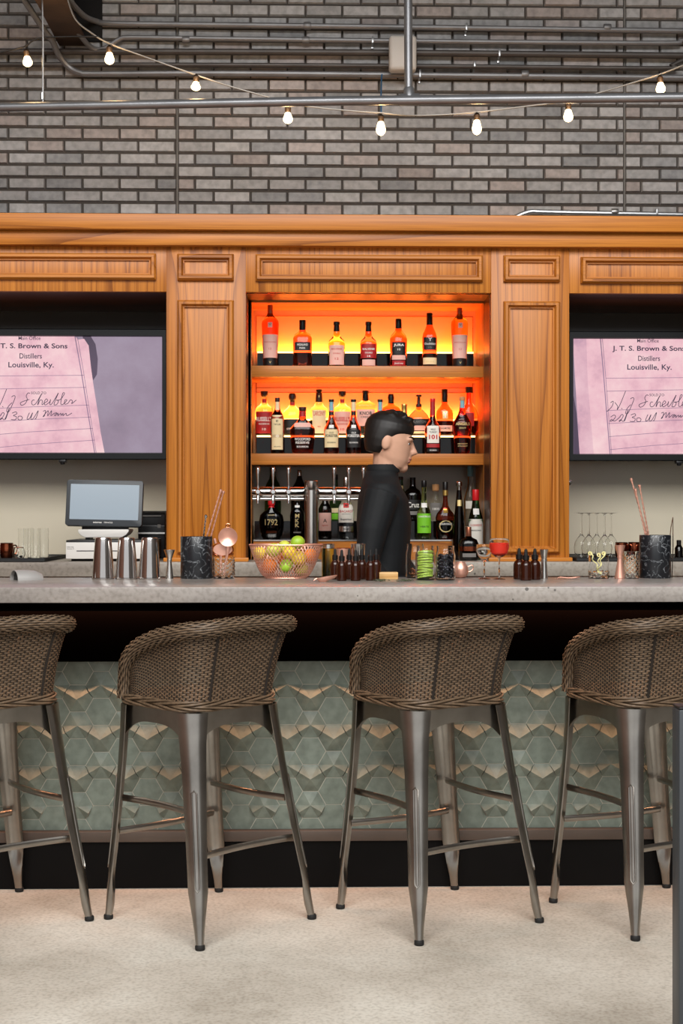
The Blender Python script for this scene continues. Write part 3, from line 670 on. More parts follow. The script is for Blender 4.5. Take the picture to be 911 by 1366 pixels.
def television(label, x_scr, y_scr):
    """x_scr, y_scr: upper left corner of the picture in the photograph"""
    o0 = P(x_scr, y_scr, TY)
    tv = thing('television', label, 'television', (o0.x + 137.5 * TS, TY + .03, o0.z - 164 * TS), 0, 'wall televisions')
    off = o0 - tv.location
    W_, H2 = 275, 154
    def q(u, v): return (off.x + u * TS, off.z - v * TS)
    y = off.y
    b = MB(); a0 = q(-6.5, -10); a1 = q(W_ + 6.5, H2 + 9.5)
    b.box(a0[0], a1[0], y + .004, y + .05, a1[1], a0[1]); b.build('cabinet', 'tv_black', tv, bevel=.004)
    b = MB()
    r = [[(q(u0, v0)[0], yy, q(u0, v0)[1]) for u0, v0 in ((-6.5 + e, -10 + e), (W_ + 6.5 - e, -10 + e), (W_ + 6.5 - e, H2 + 9.5 - e), (-6.5 + e, H2 + 9.5 - e))] for e, yy in ((0, y + .004), (0, y - .008), (1, y - .011))]
    r.append([(q(u0, v0)[0], y - .011, q(u0, v0)[1]) for u0, v0 in ((-1, -1), (W_ + 1, -1), (W_ + 1, H2 + 1), (-1, H2 + 1))])
    r.append([(q(u0, v0)[0], y + .0, q(u0, v0)[1]) for u0, v0 in ((0, 0), (W_, 0), (W_, H2), (0, H2))])
    b.rings(r, False, False); b.build('bezel', 'tv_black', tv, smooth=False)
    def poly(name, pts, m, dy, par):
        pq = [q(u, v) for u, v in pts]; return MB().prism(pq, y + dy, y + dy + .0004).build(name, m, par, smooth=False)
    sc_ = poly('screen', [(0, 0), (W_, 0), (W_, H2), (0, H2)], 'scr_bg', .0, tv)
    b = MB()
    poly('picture_shadow', [(170, 0), (181, 0), (187, 10), (190, 30), (189, 50), (184, 58), (178, 40)], 'scr_dark', -.0012, sc_)
    poly('picture_paper', [(0, 0), (160, 0), (164, 4), (172, 3), (178, 12), (181, 40), (184, 62), (190, 100), (194, 128), (199, H2), (8, H2), (3, 70), (0, 20)], 'scr_paper', -.0024, sc_)
    poly('picture_margin', [(0, 0), (17, 0), (19, 60), (27, H2), (8, H2), (3, 70), (0, 20)], 'scr_margin', -.0028, sc_)
    poly('picture_corner', [(0, 76), (4, 100), (8, H2), (0, H2)], 'scr_dark', -.003, sc_)
    b = MB()
    def ln(pts, wd): b.ribbon([q(u, v) for u, v in pts], wd * TS, y - .0036)
    ln([(36, 0), (40, 45), (44, 95), (49, H2)], 1.3); ln([(38.6, 0), (42.6, 45), (46.4, 95), (51, H2)], .7)
    ln([(160, 0), (168, 45), (176, 95), (186, H2)], 1.3); ln([(163, 0), (171, 45), (178.6, 95), (188, H2)], .7)
    for v0, v1 in ((52.8, 51.5), (70.2, 67.5), (96, 91), (113.5, 107), (131, 122), (148.5, 137.5)):
        ln([(40 + v0 * .06, v0), (104, (v0 + v1) / 2), (163 + v1 * .17, v1)], .7)
    b.build('picture_rules', 'scr_line', sc_, smooth=False)
    def tx(st, u, v, wu, hv, bold=.012): c = q(u, v); MB().text(st, c[0], c[1], wu * TS, hv * TS, y - .004, bold=bold).build('picture_text', 'scr_ink', sc_, smooth=False)
    tx('Main Office', 100, 2.4, 29, 4.6, .004); tx('J. T. S. Brown & Sons', 101, 13.6, 98, 8.6, .02); tx('Distillers', 101.5, 26, 29.5, 7, .01); tx('Louisville, Ky.', 102, 38.8, 60, 9.4, .016)
    tx('SOLD TO', 112, 75, 20, 3.4, .008)
    b = MB()
    for st in hand:
        pts = smoothline([((x - 85) / 5.658, (v - 127) / 5.658, 0) for x, v in st], 5)
        b.ribbon([q(p.x, p.y) for p in pts], .85 * TS, y - .0044)
    b.build('picture_handwriting', 'scr_ink', sc_, smooth=False)
    c = q(W_ * .52, H2 + 9.5)
    MB().box(c[0] - .016, c[0] + .016, y - .006, y + .03, c[1] - .012, c[1]).loft([(c[1] - .022, .010), (c[1] - .012, .012)], 12, c[0], y + .01).build('sensor', 'black_plastic', tv, bevel=.001)
    MB().box(a0[0] + .3, a1[0] - .3, y + .05, ZW - tv.location.y, a1[1] + .12, a0[1] - .12).build('wall_mount', 'black_plastic', tv)
    return tv
television('black flat television in the left niche above the till, showing old paper', 213.5 - 275, 448.5)
television('black flat television in the right niche above the wine glasses, showing old paper', 765, 452)
# ================================================================ bar stools: sitter looks along +y
def make_stool(label, loc, rz):
    t = thing('bar_stool', label, 'bar stool', loc, rz, 'wicker bar stools along the bar')
    ZS = .695
    SC = .0575                                                      # seat centre in y
    # ---- legs
    feet = {(-1, -1): (-.2315, -.2315), (1, -1): (.2315, -.2315), (-1, 1): (-.2315, .2315), (1, 1): (.2315, .2315)}
    tops = {(-1, -1): (-.157, -.101), (1, -1): (.157, -.101), (-1, 1): (-.157, .215), (1, 1): (.157, .215)}
    lv = [(.690, .052, .030), (.66, .048, .029), (.60, .042, .027), (.50, .0375, .0255), (.40, .035, .025), (.30, .0325, .0235), (.22, .031, .0225), (.165, .0305, .022), (.13, .026, .0195), (.09, .0205, .017), (.05, .0155, .0145), (.014, .0125, .0125)]
    def axis(k, z):
        f, tp = Vector(feet[k]), Vector(tops[k]); u = 1 - z / ZS
        e = .012 * math.sin(PI * min(1, max(0, u)))                  # the slight kick outward near the foot
        p = tp.lerp(f, u); return p - Vector(k).normalized() * e * .6
    for k in feet:
        out = Vector((k[0], k[1], 0)).normalized(); tan = Vector((-out.y, out.x, 0))
        b = MB(); rs = []
        for z, w_, d_ in lv:
            c = axis(k, z); c = Vector((c.x, c.y, z)); ring = []
            for j in range(20):
                a = 2 * PI * j / 20; co, si = math.cos(a), math.sin(a)
                n_ = 2.6
                x = math.copysign(abs(co) ** (2 / n_), co) * w_; y = math.copysign(abs(si) ** (2 / n_), si) * d_
                q_ = d_ * (1.0 - .75 * min(1, abs(x) / w_) ** 2.4)
                if y < -1e-6: s_ = max(0, min(1, (.135 - z) / .06)); y = (q_ - .0045) * (1 - s_) + y * .9 * s_
                else: s_ = max(0, min(1, (.135 - z) / .06)); y = q_ * (1 - s_) + y * s_
                ring.append(c + tan * x + out * y)
            rs.append(ring)
        b.rings(rs)
        lg = b.build('leg', 'gunmetal', t, ang=50)
        # pressed rib: an elongated raised loop on the outer face
        pts = []
        for z, s in [(.46, 0), (.452, 1), (.40, 1), (.34, 1), (.28, 1), (.22, 1), (.176, 1), (.166, 0), (.176, -1), (.22, -1), (.28, -1), (.34, -1), (.40, -1), (.452, -1)]:
            c = axis(k, z); i = next(q for q in range(len(lv)) if lv[q][0] <= z); f = (z - lv[i][0]) / (lv[i - 1][0] - lv[i][0])
            d_ = lv[i][2] * (1 - f) + lv[i - 1][2] * f
            pts.append(Vector((c.x, c.y, z)) + out * (d_ * .985) + tan * s * .0075)
        MB().tube(pts, .0032, 8, closed=True).build('pressed_rib', 'gunmetal', lg)
        c = axis(k, .0); c = Vector((c.x, c.y, 0))
        MB().loft([(0, .0140), (.004, .0152), (.012, .0152), (.016, .0125)], 16, c.x, c.y).build('foot_cap', 'rubber', lg)
    # ---- apron panels between the leg tops
    for a, c in (((-1, -1), (1, -1)), ((1, -1), (1, 1)), ((1, 1), (-1, 1)), ((-1, 1), (-1, -1))):
        p, q = Vector(tops[a] + (0,)), Vector(tops[c] + (0,)); nrm = Vector((p.y - q.y, q.x - p.x, 0)).normalized() * -1
        if nrm.dot((p + q) / 2 - Vector((0, SC, 0))) < 0: nrm = -nrm
        b = MB(); n = 20; rs = []
        for i in range(n + 1):
            u = i / n; m_ = p.lerp(q, u) + nrm * (.024 + .003 * math.sin(PI * u)); d = abs(2 * u - 1)
            zb = ZS - .050 - .058 * d ** 3
            rs.append([m_ + Vector((0, 0, ZS)), m_ + Vector((0, 0, zb)), m_ - nrm * .004 + Vector((0, 0, zb)), m_ - nrm * .004 + Vector((0, 0, ZS))])
        b.rings(rs).build('apron', 'gunmetal', t, ang=40)
    # ---- braces
    def brace(a, c, z):
        p, q = axis(a, z), axis(c, z); p = Vector((p.x, p.y, z)); q = Vector((q.x, q.y, z))
        nrm = ((p + q) / 2); nrm.z = 0; nrm.normalize(); pts = [p.lerp(q, i / 10) - nrm * .02 * math.sin(PI * i / 10) for i in range(11)]
        MB().tube(pts, .011, 8, flat=(1.0, .42), up=(0, 0, 1)).build('brace', 'gunmetal', t, ang=60)
    brace((-1, -1), (-1, 1), .386); brace((1, -1), (1, 1), .386); brace((-1, 1), (1, 1), .28); brace((-1, -1), (1, -1), .26)
    # ---- seat
    S_ = .186; R_ = .075
    def rsq(t_, s, r):                                              # rounded square, t_ in 0..1, starting at the middle of the front, going to -x
        st = s - r; pts = []
        segs = [((0, s), (-st, s)), ('a', (-st, st), 90), ((-s, st), (-s, -st)), ('a', (-st, -st), 180), ((-st, -s), (st, -s)), ('a', (st, -st), 270), ((s, -st), (s, st)), ('a', (st, st), 0), ((st, s), (0, s))]
        L = [Vector(q[1]).__sub__(Vector(q[0])).length if q[0] != 'a' else r * PI / 2 for q in segs]; d = t_ * sum(L)
        for q, l in zip(segs, L):
            if d <= l + 1e-9:
                if q[0] != 'a': v = Vector(q[0]).lerp(Vector(q[1]), d / l if l else 0); return v
                a = math.radians(q[2]) + d / r; return Vector(q[1]) + Vector((math.cos(a), math.sin(a))) * r
            d -= l
        return Vector(segs[-1][1])
    b = MB(); rs = []
    for s, z in ((.150, ZS - .006), (S_ - .012, ZS - .006), (S_ - .004, ZS), (S_ - .012, ZS + .022), (.12, ZS + .026)):
        rs.append([(q.x, q.y + SC, z) for q in (rsq(i / 40, s, R_ * s / S_) for i in range(40))])
    b.rings(rs).build('seat', 'wicker', t)
    # ---- wicker shell
    T0, T1 = .135, .865                                             # open at the front
    def basep(u):
        q = rsq(T0 + (T1 - T0) * u, S_, R_); return Vector((q.x, q.y + SC, ZS + .012))
    import bisect
    def railp(u):                                                   # centre of the top rail above the base parameter u
        d = min(u, 1 - u)
        hs = [(0, .770), (.03, .822), (.07, .862), (.12, .889), (.20, .921), (.30, .947), (.40, .958), (.5, .960)]
        i = max(0, min(len(hs) - 2, bisect.bisect(hs, (d, 9)) - 1)); f = (d - hs[i][0]) / (hs[i + 1][0] - hs[i][0])
        z = hs[i][1] + (hs[i + 1][1] - hs[i][1]) * f
        q = rsq(T0 + (T1 - T0) * u, S_, R_); k = (z - .77) / .19
        k2 = max(0, k)
        x = q.x * (1 + .16 * k2); y = q.y * (1 + .10 * k2)
        back = max(0, min(1, (d - .1) / .3)); back = back * back * (3 - 2 * back)
        y -= .055 * back
        return Vector((x, y + SC, z))
    def shell(u, v):
        a, c = basep(u), railp(u); p = a.lerp(c, v)
        o_ = Vector((a.x, a.y - SC, 0)).normalized() * (-.020 * math.sin(PI * v) * .5)   # slightly hollow outline below the rail
        return p + o_
    NU = 84; rows = 35; b = MB()
    nrmc = []
    for i in range(NU + 1):
        u = i / NU; tq = basep(min(1, u + .004)) - basep(max(0, u - .004)); nn = Vector((tq.y, -tq.x, 0)).normalized()
        a = basep(u)
        if nn.dot(Vector((a.x, a.y - SC, 0))) < 0: nn = -nn
        nrmc.append(nn)
    for r_ in range(rows):
        v = (r_ + .6) / (rows + .2); pts = []
        for i in range(NU * 2 + 1):
            u = i / (NU * 2); ph = math.cos(PI * (i / 2 + (r_ % 2))) if i % 2 == 0 else 0
            pts.append(shell(u, v) + nrmc[min(NU, i // 2)] * .0025 * ph)
        rr = [.0034] * len(pts)
        rs = []
        for i, p in enumerate(pts):
            nn = nrmc[min(NU, i // 2)]; vd = (shell(i / (NU * 2), min(1, v + .02)) - shell(i / (NU * 2), v - .02 if v > .02 else 0)).normalized()
            hgt = (railp(i / (NU * 2)).z - .707) / (rows + .2) * .43
            rs.append([p + nn * .0017, p + vd * hgt, p - nn * .0017, p - vd * hgt])
        b.rings(rs)
    bk = b.build('backrest', 'wicker', t, ang=80)
    b = MB()
    for i in range(NU + 1):
        u = i / NU; b.tube([shell(u, v / 8) for v in range(9)], .0022, 5)
    b.build('stakes', 'wicker_core', bk, ang=80)
    for u in (.385, .615):
        MB().tube([shell(u, v / 8) + nrmc[int(u * NU)] * .0035 for v in range(9)], .0045, 6).build('back_post', 'wicker_core', bk)
    # ---- rolled rail: core and lengthwise strands
    path = []
    for u0 in range(0, 3): path.append(basep(0) + Vector((0, .010, .0)) + (railp(0) - basep(0)) * (u0 / 3.0))
    path += [railp(i / 120) for i in range(0, 121)]
    for u0 in range(2, -1, -1): path.append(basep(1) + Vector((0, .010, 0)) + (railp(1) - basep(1)) * (u0 / 3.0))
    # resample evenly
    for _ in range(3): path = [path[0]] + [(path[i - 1] + path[i] * 2 + path[i + 1]) / 4 for i in range(1, len(path) - 1)] + [path[-1]]
    acc = [0]
    for i in range(1, len(path)): acc.append(acc[-1] + (path[i] - path[i - 1]).length)
    def at(d):
        i = max(1, min(len(path) - 1, bisect.bisect(acc, d))); f = (d - acc[i - 1]) / max(1e-9, acc[i] - acc[i - 1]); return path[i - 1].lerp(path[i], f)
    L = acc[-1]; nd = int(L / .019); ev = [at(L * i / (nd * 2)) for i in range(nd * 2 + 1)]
    RR = .0240; up = Vector((0, 0, 1)); frames = []; pv = Vector((0, -1, 0))
    for i in range(len(ev)):
        tg = (ev[min(i + 1, len(ev) - 1)] - ev[max(i - 1, 0)]).normalized(); un = (pv - tg * pv.dot(tg)).normalized(); pv = un; frames.append((un, tg.cross(un)))
    core = MB().tube(ev, RR - .0015, 14).build('rail', 'wicker_core', t)
    b = MB(); NS = 20
    for k in range(NS):
        a = 2 * PI * k / NS; rs = []
        for i, p in enumerate(ev):
            un, vn = frames[i]; o_ = un * math.cos(a) + vn * math.sin(a); sd = -un * math.sin(a) + vn * math.cos(a)
            ph = math.cos(PI * (i / 2 + k)) if i % 2 == 0 else 0
            c = p + o_ * (RR + .0006 + .0027 * ph); wd = .0028
            rs.append([c + o_ * .0017, c + sd * wd, c - o_ * .0017, c - sd * wd])
        b.rings(rs)
    b.build('rail_weave', 'wicker', core, ang=80)
    # ---- plaited border round the seat
    b = MB()
    for lay, (zz, rad, off) in enumerate(((ZS + .006, .0085, .004), (ZS + .020, .0085, .003))):
        for k in range(4):
            pts = []
            for i in range(260):
                u = i / 260; q = rsq(u, S_ + off, R_); q2 = rsq((u + .003) % 1, S_ + off, R_); tg = (q2 - q).normalized(); nn = Vector((-tg.y, tg.x)) * -1
                if nn.dot(q) < 0: nn = -nn
                a = 2 * PI * (u * 4 * (1 if lay else -1) + k / 4)
                pts.append((q.x + nn.x * rad * math.cos(a), q.y + SC + nn.y * rad * math.cos(a), zz + rad * .8 * math.sin(a)))
            b.tube(pts, .0042, 5, closed=True)
    b.build('seat_border', 'wicker', t, ang=80)
    return t
stool = make_stool('wicker bar stool with grey metal legs, second from the left, before the shaker tins', CW(-.423, 4.58), math.radians(45) + YAW)
copy_tree(stool, loc=CW(.314, 4.62), rz=math.radians(31) + YAW, label='wicker bar stool with grey metal legs, third from the left, before the dropper bottles')
copy_tree(stool, loc=CW(1.016, 4.655), rz=math.radians(24) + YAW, label='wicker bar stool at the right edge, partly behind the dark post')
copy_tree(stool, loc=CW(-1.135, 4.583), rz=math.radians(41) + YAW, label='wicker bar stool cut off by the left edge of the photo')
# ================================================================ bottles
def interp(tab, z):
    """tab: (z, half width) rising"""
    if z <= tab[0][0]: return tab[0][1]
    for (a, p), (b, q) in zip(tab, tab[1:]):
        if z <= b: return p + (q - p) * (z - a) / max(1e-9, b - a)
    return tab[-1][1]
def bottle(cx, Y, z0, prof, cap, label, group, body='whisky_amber', dep=1.0, n=2.0, labels=(), name='spirit_bottle', capmat='cap_black', extra=None, rz=0):
    """prof / cap: (py, half width in px) from the bottom up; z0 the surface it stands on"""
    k = Y / F; x0 = XX(cx, Y)
    dz = z0 - ZZ(prof[0][0], Y, cx)                                  # set it exactly on the shelf
    def zz(py): return ZZ(py, Y, cx) + dz - z0
    t = thing(name, label, 'bottle', (x0, Y, z0), rz, group)
    pr = [(max(0, zz(py)), hw * k) for py, hw in prof]
    tab = [(z, h) for z, h in pr]
    lv = [(0.0, pr[0][1] * .88, pr[0][1] * .88 * dep, n)]
    fine = []
    for (za, ha), (zb, hb) in zip(pr, pr[1:]): fine += [(za, ha)]
    fine.append(pr[-1]); fine[0] = (.003, fine[0][1])
    lv += [(z, h, h * (dep if h > 5.5 * k else 1), n if h > 5.5 * k else 2) for z, h in fine]
    b = MB().loft(lv, 28); bo = b.build('glass_body', body, t, ang=50)
    if cap:
        cl = [(zz(py), hw * k) for py, hw in cap]
        MB().loft([(z, h) for z, h in cl], 18).build('stopper', capmat, t, bevel=.0008, ang=40)
    for L in labels:
        ya, yb, lw, m = L[0], L[1], L[2] * k, L[3]
        def surf(x, z, off):
            h = interp(tab, z); d = h * dep if h > 5.5 * k else h
            r = min(.999, abs(x) / h)
            nn = n if h > 5.5 * k else 2
            return -d * (1 - r ** nn) ** (1 / nn) - off
        za, zb = zz(yb), zz(ya); g = MB(); NX, NZ = 14, 8; vs = []; fs = []
        for j in range(NZ + 1):
            z = za + (zb - za) * j / NZ
            lim = min(lw, interp(tab, z) * .97)
            for i in range(NX + 1):
                x = -lim + 2 * lim * i / NX; vs.append((x, surf(x, z, .0007), z))
        for j in range(NZ):
            for i in range(NX): a = j * (NX + 1) + i; fs.append((a, a + 1, a + NX + 2, a + NX + 1))
        lo = g.add(vs, fs).build('paper_label', m, t)
        for T in (L[4] if len(L) > 4 else ()):
            st, ty, tw, th, ink = T[:5]
            q = MB().text(st, 0, zz(ty), tw * k if tw else None, th * k, 0, bold=T[5] if len(T) > 5 else .01)
            hh_ = max(interp(tab, zz(ty)), .005)
            q.v = [Vector((v.x, surf(max(-hh_ * .98, min(hh_ * .98, v.x)), v.z, .0014), v.z)) for v in q.v]
            q.build('label_lettering', ink, lo, smooth=False)
    if extra: extra(t, k, zz)
    return t
def neckband(y0, y1, hw, m, nm='neck_band'):
    def f(t, k, zz): MB().loft([(zz(y1), hw * k), (zz(y0), hw * k)], 18).build(nm, m, t)
    return f
def both(*fs):
    def f(t, k, zz):
        for q in fs: q(t, k, zz)
    return f
# ---- top shelf, stand at the front edge
G1 = 'bottles on the top lit shelf'; Y1 = 6.565
def tall(cx, label, body, top, liquid_top=None):
    b = 487.5
    return bottle(cx, Y1, SH1, [(b, 9.4), (b - 20, 10), (444, 11), (430, 11.6), (426, 10.8), (422, 7.5), (419, 4.6), (416, 3.6), (top + 16, 3.2)], [(top + 17, 3.7), (top, 3.7)], label, G1, body,
                  labels=((445, 476, 10.4, 'paper_pink', (('MACALLAN', 455, 15, 1.8, 'ink_red', 0), ('12', 464, 3.5, 2.6, 'ink_red', 0))), (477, 486, 9.4, 'paper_black', (('V', 482, 3, 3, 'ink_gold', 0),)), (429, 436, 3, 'paper_pink', (('V', 432, 3.4, 3, 'ink_red', 0),))),
                  capmat='cap_copper')
tall(360.5, 'tall whisky bottle with pink label at the left end of the top shelf', 'whisky_red', 405)
bottle(403.5, Y1, SH1, [(487.5, 12), (484, 12.6), (449, 12.6), (444, 10.5), (441, 6), (438, 4.2), (436, 4)], [(438, 4.2), (425, 4.4)], 'square shouldered whisky bottle with black oval label, second on the top shelf', G1, 'whisky_red', .6, 3,
       labels=((455, 466, 10, 'paper_black', (('HIGHLAND', 458.5, 13, 3, 'ink_white'), ('PARK', 463, 8, 2.6, 'ink_white'))), (468, 486, 12, 'etched')) if False else ((454.5, 466, 10.5, 'paper_black', (('HIGHLAND', 458.2, 14, 3, 'ink_white'), ('PARK', 462.8, 8, 2.6, 'ink_white'))),))
bottle(449, Y1, SH1, [(487.5, 10.8), (484, 11.2), (456, 11.2), (452, 10), (449, 7), (446, 5), (443, 4.2), (439, 4)], [(440, 4.2), (432, 3.6), (431, 4.3), (427, 4.3)], 'round shouldered whisky bottle with cream label, third on the top shelf', G1, 'whisky_amber', .85, 2.4,
       labels=((459, 485, 9.6, 'paper_pink', (('BALVENIE', 464, 14, 2.4, 'ink_red'), ('DOUBLE', 470, 10, 1.8, 'ink_red'), ('12', 477, 5, 3, 'ink_red'))),))
bottle(491.5, Y1, SH1, [(487.5, 10.8), (484, 11.2), (456, 11.2), (452, 10), (449, 7), (446, 5), (443, 4.2), (439, 4)], [(440, 4.2), (432, 3.6), (431, 4.3), (427, 4.3)], 'round shouldered whisky bottle with dark red label, fourth on the top shelf', G1, 'whisky_red', .85, 2.4,
       labels=((457, 476, 10.2, 'paper_red', (('BALVENIE', 464, 16, 2.6, 'ink_white'), ('DOUBLE', 469, 10, 1.8, 'ink_white'), ('14', 473.5, 4, 2.4, 'ink_white'))), (478, 486, 8.6, 'paper_pink')))
bottle(531.5, Y1, SH1, [(487.5, 10.4), (484, 10.8), (460, 11.6), (450, 11.6), (445, 10), (441, 6.5), (438, 4.6), (435, 4)], [(436, 4.3), (423, 4)], 'wide shouldered whisky bottle with bold white lettering on black, fifth on the top shelf', G1, 'whisky_red', .8, 2.4,
       labels=((454.5, 471, 9, 'paper_black', (('JURA', 459, 14, 4, 'ink_white', .03), ('10', 464.6, 4, 2.6, 'ink_white'))), (472, 478, 9, 'paper_pink'), (479, 486, 8.6, 'paper_red', (('Journey', 483, 12, 2.6, 'ink_white'),))))
bottle(573, Y1, SH1, [(487.5, 9.4), (484, 9.8), (448, 9.8), (442, 8.6), (437, 6.4), (433, 4.6), (430, 3.9)], [(431, 4.4), (429, 4.1), (415, 4)], 'straight sided whisky bottle with black shield label, sixth on the top shelf', G1, 'whisky_red', .8, 2.6,
       labels=((448, 465, 8.4, 'paper_black', (('Y', 451, 5, 4.4, 'ink_white', .03), ('Glenfiddich', 456.6, 15, 3, 'ink_white'), ('15', 461.5, 4, 2.4, 'ink_grey'))), (475, 484, 9, 'paper_cream', (('SOLERA', 480.5, 11, 2.2, 'ink_gold'),))))
tall(613, 'tall whisky bottle with pink label, half empty, at the right end of the top shelf', 'whisky_amber', 408)
# ---- middle shelf: back row on the upper riser's foot
G2 = 'bottles in the back row of the middle shelf'; Y2 = 6.685; ZB = STEP1
def russell(cx, label, m):
    return bottle(cx, Y2, ZB, [(579, 11.4), (576, 12), (545, 12), (541, 10), (538, 6), (535, 4), (526, 3.4)], [(527, 3), (524.5, 4.9), (519.5, 4.9)], label, G2, 'glass_pale', .8, 2.5, capmat='cap_brown',
                  labels=((547, 576, 10.8, m, (("RUSSELL'S", 557, 20.5, 6, 'ink_white' if m == 'paper_red' else 'ink_red', .02), ('RESERVE', 563.5, 14, 2.2, 'ink_white' if m == 'paper_red' else 'ink_red'), ('10', 570.5, 5, 3, 'ink_white' if m == 'paper_red' else 'ink_red'))), (530, 535, 2.8, 'paper_red')))
russell(352.5, 'bourbon bottle with red label at the left end of the middle shelf', 'paper_red')
russell(456.5, 'bourbon bottle with cream label and red lettering behind two slim bottles', 'paper_pink')
bottle(390, Y2, ZB, [(579, 12), (576, 13), (550, 13), (545, 11), (541, 6), (537, 3.6), (533, 3.2)], [(534.5, 2.6), (531.5, 3.2), (530, 4.6), (526, 5), (523, 4.2), (522, 3)], 'bourbon bottle with dark ball stopper and black label on the middle shelf', G2, 'glass_pale', .7, 2.6, capmat='cap_brown',
       labels=((557, 576, 11.6, 'paper_black', (('STRAIGHT', 570, 15, 2.4, 'ink_white'),)), (534, 538.5, 3.2, 'paper_red')))
bottle(425.5, Y2, ZB, [(579, 11.4), (576, 12), (546, 12), (542, 10), (539, 6.6), (535, 4.6), (533, 4.2)], [(534, 4.9), (521.5, 4), (520.5, 2), (520, 4), (517, 4)], 'square bourbon bottle with pale label and tall dark stopper, left of the centre', G2, 'glass_pale', .75, 3.2, capmat='cap_brown',
       labels=((545, 576, 9, 'paper_cream', (('LARCENY', 549.5, 15, 6, 'ink_red', .01), ('92', 567, 4, 2, 'ink_red'))), (525, 533, .9, 'ink_gold')))
bottle(487.5, Y2, ZB, [(579, 12.4), (576, 13), (539, 13), (536, 12), (533.5, 7), (531.5, 4.4)], [(532.5, 4.4), (523, 3.8), (522, 4.2), (518.5, 4.2)], 'square bourbon bottle with black wax top and bold pale label, behind the bartender\'s head', G2, 'glass_pale', .6, 4.5,
       labels=((544, 566, 12, 'paper_pink', (('KNOB', 549, 16, 4.6, 'ink_black', .02), ('CREEK', 554, 13, 2.6, 'ink_black'))),))
bottle(521.5, Y2, ZB, [(579, 12.4), (576, 13), (545, 13), (541, 11), (538, 7), (535, 4.2)], [(536, 4.2), (532, 3.6), (528, 4.4), (523, 3.4)], 'bourbon bottle with red liquor and dark stopper, right above the bartender\'s head', G2, 'whisky_red', .7, 3, labels=((550, 574, 11, 'paper_red', (('MARK', 560, 12, 4, 'ink_white'),)),))
bottle(558.5, Y2, ZB, [(579, 12), (576, 14), (566, 15.6), (557, 15.2), (551, 12.4), (546.5, 8), (543, 4.4), (540, 3.4)], [(540.5, 3.8), (536.5, 3.8), (536, 2.2), (527, 2.2), (526.5, 3.8), (524, 3.8)], 'bulbous bourbon decanter with tall stopper and dark label', G2, 'whisky_red', .75, 2.3, capmat='cap_brown',
       labels=((556.5, 564.5, 12.6, 'paper_black', (('BLANTON', 560.4, 18, 3.4, 'ink_grey'),)), (565.5, 572, 8, 'paper_pink'), (573, 576, 9, 'paper_cream')))
bottle(593, Y2, ZB, [(579, 10.4), (576, 11), (552, 11.8), (546, 11), (541, 8.4), (537, 5), (533, 3.8)], [(534, 4.1), (516.5, 3.8)], 'whisky bottle with silver stag emblem and long black cap', G2, 'whisky_red', .8, 2.3,
       labels=((565, 573, 9.6, 'paper_pink', (('DALMORE', 569, 14, 2.4, 'ink_black'),)), (546, 556, 3.4, 'ink_gold', (('Y', 551, 6, 8, 'ink_white', .04),))))
bottle(625.5, Y2, ZB, [(579, 11), (570, 12.6), (552, 12.6), (544, 10.4), (538, 6.8), (533, 4), (527, 3.4), (520, 3.2)], [(521, 4.8), (513.5, 4.8)], 'round red whisky bottle at the right end of the middle shelf, behind another', G2, 'whisky_red', .7, 2, capmat='cap_brown', labels=((548, 566, 6, 'paper_red'),))
# ---- middle shelf: front row
G3 = 'bottles in the front row of the middle shelf'; Y3 = 6.56; ZF = SH2
bottle(370, Y3, ZF, [(603.5, 8.6), (600, 9), (556, 9), (551, 7.4), (546, 4.4), (542, 3.4), (533, 2.9)], [(534, 3.3), (528.5, 3.3)], 'slim bourbon bottle with a long cream label, front row, far left', G3, 'whisky_dark', .9, 2.2, capmat='cap_brown',
       labels=((552, 598, 7.4, 'paper_cream', (('E', 560, 3, 3, 'ink_black'), ('TAYLOR', 564.5, 9, 2.2, 'ink_black'), ('SMALL BATCH', 594, 9, 1.4, 'ink_black'))), (578, 582, 9, 'copper', (('O', 580, 4, 3, 'ink_white'),)), (534, 545, 2.6, 'paper_cream')))
bottle(403.5, Y3, ZF, [(603.5, 12.4), (600, 14), (588, 15.6), (573, 16.8), (569, 16.4), (564, 12), (560, 8), (557, 5), (546, 4.4)], [(546.5, 4.8), (541, 5.2)], 'squat wide bourbon decanter with white lettering, front row', G3, 'whisky_dark', .5, 3, capmat='cap_brown',
       labels=((547, 554, 4.6, 'paper_red'), (562, 568, 11, 'paper_pink'), (581, 597, 12.4, 'whisky_dark', (('WOODFORD', 584, 21, 3.4, 'ink_white'), ('RESERVE', 588.6, 18, 3.2, 'ink_white'), ('BOURBON', 594, 15, 2.4, 'ink_white')))))
def slim(cx, label, lab, ink, blue):
    return bottle(cx, Y3, ZF, [(603.5, 9.6), (600, 10), (572, 10), (567, 8.8), (562, 6), (557, 4.2), (550, 3.4), (533, 2.9)], [(534, 3.7), (530.5, 3.7)], label, G3, 'whisky_red', .85, 2.6,
                  labels=((571, 595, 9, lab, (('OLD', 575.5, 6, 2.4, ink), ('FORESTER', 579.5, 16, 3.6, ink, .02), ('BOURBON', 588.5, 11, 2, ink))), (534, 546, 2.9, 'paper_blue' if blue else 'paper_cream'), (547, 552, 3.6, 'paper_black'), (565, 569, 3, 'ink_white')))
slim(442, 'slim bourbon bottle with pale blue neck and cream label, front row', 'paper_cream', 'ink_black', True)
slim(471.5, 'slim bourbon bottle with black label and cream neck, front row', 'paper_black', 'ink_white', False)
slim(507, 'slim bourbon bottle with pale blue neck hidden behind the bartender\'s head', 'paper_cream', 'ink_black', True)
